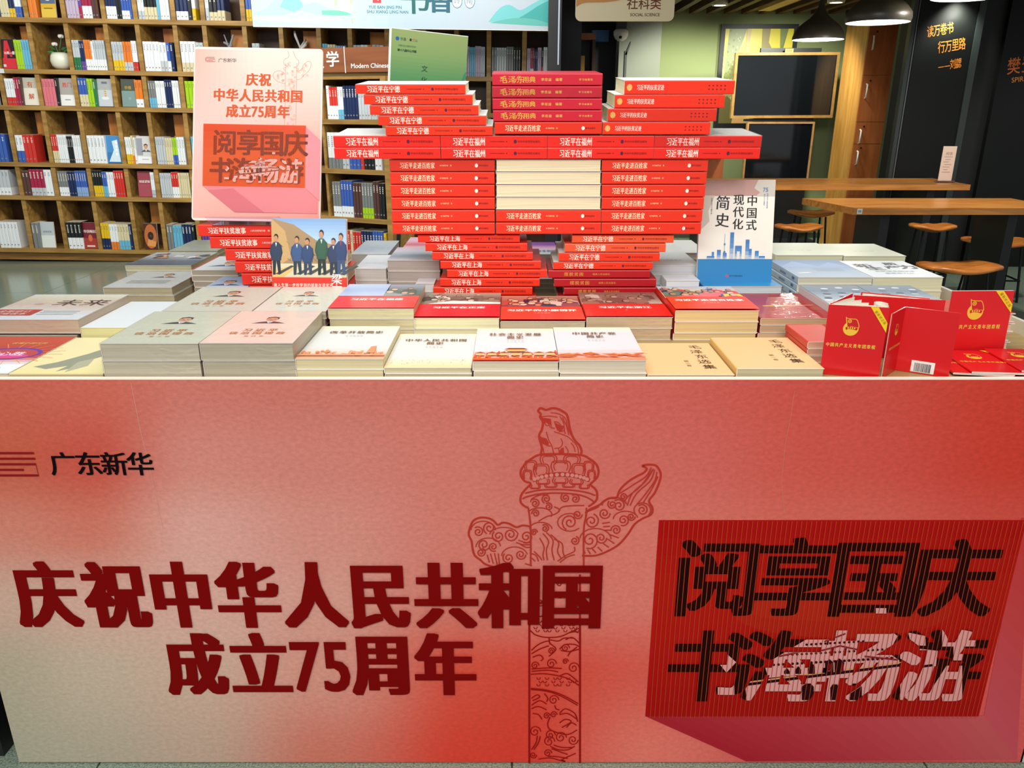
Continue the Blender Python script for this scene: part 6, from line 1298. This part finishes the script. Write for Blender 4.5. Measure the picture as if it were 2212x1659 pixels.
dome = [(.985, 0), (1.02, .14), (1.0, .28), (.86, .46), (.66, .65), (.5, .77), (.34, .9), (.2, 1.05), (.12, 1.22), (.08, 1.5), (.001, 1.52)]
def rad(w, u, v, Y): return (P(u+w/2, v, Y).x-P(u-w/2, v, Y).x)/2
pendant('teardrop black pendant lamp in front of the yellow painting', 1766.5, 86, 6.1, tear, rad(107, 1767, 86, 6.1))
pendant('dome shaped black pendant lamp above the brown locker', 1895.5, 49, 5.4, dome, rad(133, 1896, 49, 5.4))
pendant('black pendant lamp cut off by the top edge, nearest the black wall', 2085, -4, 5.1, dome, rad(140, 2085, 0, 5.1))
# downlights in the slatted ceiling
for i, (u, v, nm) in enumerate(((1555, 12, 'left of the painting'), (1806, 6, 'behind the teardrop lamp'), (1241, 74, 'in the passage'))):
    z = zc-.012 if i < 2 else P(1241, 74, 8.0).z; dr = ray(u, v); kk = (z-CAMZ)/dr.z; q = Vector((0, 0, CAMZ))+dr*kk
    if i == 2: q = Vector((P(1241, 74, 8.7).x, 8.7, zc-.075))
    o = T('downlight', f'round recessed ceiling downlight {nm}', 'lamp', q)
    b = MB(); b.lathe([(.055, 0), (.075, 0), (.08, .02), (.08, .08), (.055, .08), (.055, 0)], 24, '#d8d8cc'); b.build('rim', mat('rim_white', attr=True, rough=.4), o, smooth=True)
    b = MB(); b.lathe([(.0005, .004), (.054, .004)], 24, '#ffffff'); b.build('lens', mat('downlight_glow', '#f4ffdc', emit=(9, 9, 2.5)[i]), o)
# track box lit wood
dr = ray(1642, 24); kk = (zc-.03-CAMZ)/dr.z; q = Vector((0, 0, CAMZ))+dr*kk
b = MB(); b.box((-.02, -2.0, -.0), (.10, .0, .03)); tag(b.build('ceiling_track', wood('track_wood', '#c89a4a', '#e8c070', (9, 1, 9), 3), loc=q), 'lit pale wooden light track along the slatted ceiling', 'track')
# tables
def bar_table(label, Yf, Yb_, vtop, ul, ur, th=.042, cut=0):
    z = .75; z = P(1900, vtop, Yf).z; xa, xb = P(ul, vtop, Yf).x, P(ur, vtop, Yf).x
    o = T('cafe_table', label, 'table', (xa, Yf, 0))
    b = MB(); b.prism([(0, 0), (xb-xa, 0), (xb-xa, Yb_-Yf), (-cut, Yb_-Yf)] if cut else [(0, 0), (xb-xa, 0), (xb-xa, Yb_-Yf), (0, Yb_-Yf)], 'z', z-th, z); b.build('table_top', M_TABLEWOOD, o)
    for x in (.25, xb-xa-.25):
        b = MB(); b.box((x-.03, .1, 0), (x+.03, Yb_-Yf-.1, z-th)); b.build('leg', M_BLACK, o)
    return o, z
t1, z1 = bar_table('long oak cafe table, the nearer of two, running out of the frame', 5.05, 5.62, 449.5, 1846, 2300, cut=.13)
b = MB(); b.box((-.016, -.001, -.016), (.016, 0, .016), '#dfdfda'); b.box((-.01, -.0016, -.008), (.01, -.001, .008), '#8a9aa0'); t = b.build('table_tag', M_PRINT, t1, (.035, -.001, z1-.02))
t2, z2 = bar_table('long oak cafe table, the farther one behind the standing blue book', 6.35, 6.95, 399, 1560, 2097)
# card in a holder on the far table
p = P(2040, 392, 6.55); cd = T('menu_card', 'upright pale pink menu card in a small clear foot on the far cafe table', 'card', (p.x, 6.55, z2+.0005), (0, 0, -.1))
hcard = P(2050, 316, 6.55).z-z2; b = MB(); b.box((-.052, 0, .012), (.052, .004, hcard), '#e6c8b8'); b.build('card', M_PRINT, cd)
k = Ink((0, 0, 0), (1, 0, 0), (0, 0, 1), z0=.0006)
k.text('阅读', 0, hcard*.80, .026, '#8a6a60')
for i in range(7): k.rect(-.034+.01*(i % 2), hcard*(.70-i*.07), .03-.012*(i % 3), hcard*(.715-i*.07), '#b08a80')
k.build('card_print', M_MATTE, cd)
b = MB(); b.box((-.07, -.025, 0), (.07, .03, .014)); b.build('foot', M_ACRYL, cd)
# stools
def stool(label, u, v, wpx, Y, rz=0):
    w = P(u+wpx/2, v, Y).x-P(u-wpx/2, v, Y).x; c = P(u, v, Y); zt_ = c.z; o = T('stool', label, 'stool', (c.x, Y, 0), (0, 0, rz), group='wooden stools around the cafe tables')
    b = MB(); nx_, ny_ = 14, 8; dpt = w*.62; th = .045; V = []; Fs = []
    def ptz(i, j, up):
        a = (i/nx_*2-1); c2 = (j/ny_*2-1); x = a*w/2*math.sqrt(max(0, 1-.30*c2*c2)); y = c2*dpt/2*math.sqrt(max(0, 1-.45*a*a))
        dip = .020*(1-math.cos(a*math.pi))*.5+.012*math.exp(-(a*4)**2)*(c2 > -.2)-.008
        e = max(abs(a), abs(c2)); return (x, y, zt_+dip-(.010*max(0, e-.8)/.2 if up else th*(.9-.35*max(0, e-.6)/.4)))
    for up in (True, False):
        for j in range(ny_+1):
            for i in range(nx_+1): V.append(ptz(i, j, up))
    N2 = (nx_+1)*(ny_+1); q = lambda i, j, k2=0: k2*N2+j*(nx_+1)+i
    for j in range(ny_):
        for i in range(nx_): Fs.append((q(i, j), q(i+1, j), q(i+1, j+1), q(i, j+1))); Fs.append((q(i, j, 1), q(i, j+1, 1), q(i+1, j+1, 1), q(i+1, j, 1)))
    for i in range(nx_): Fs.append((q(i, 0, 1), q(i+1, 0, 1), q(i+1, 0), q(i, 0))); Fs.append((q(i, ny_), q(i+1, ny_), q(i+1, ny_, 1), q(i, ny_, 1)))
    for j in range(ny_): Fs.append((q(0, j), q(0, j+1), q(0, j+1, 1), q(0, j, 1))); Fs.append((q(nx_, j, 1), q(nx_, j+1, 1), q(nx_, j+1), q(nx_, j)))
    b.add(V, Fs); b.build('seat', M_STOOL, o, smooth=True)
    lg = w*.27
    for sx_ in (-1, 1):
        for sy_ in (-1, 1):
            b = MB(); b.tube([(sx_*lg, sy_*lg*.6, zt_-.038), (sx_*(lg+.03), sy_*(lg*.6+.03), 0)], .009, 8); b.build('leg', M_METAL, o)
    b = MB(); r_ = lg+.02; q2 = [(-r_, -r_*.62-.012, .16), (r_, -r_*.62-.012, .16), (r_, r_*.62+.012, .16), (-r_, r_*.62+.012, .16), (-r_, -r_*.62-.012, .16)]; b.tube(q2, .007, 6); b.build('foot_rail', M_METAL, o)
stool('wooden saddle stool with steel legs, foremost on the right below the near table', 2072, 572, 176, 5.0, .1)
stool('wooden saddle stool cut off by the right edge, beyond the foremost stool', 2156, 518, 146, 5.75, -.1)
stool('wooden saddle stool half under the near table by the black wall', 2015, 486, 97, 5.95)
stool('wooden saddle stool beside the brown locker, under the far table end', 1752, 457, 99, 7.05)
stool('wooden saddle stool just beyond the standing blue and white book', 1726, 487, 104, 6.2, .15)
bpy.data.objects.remove(_to)
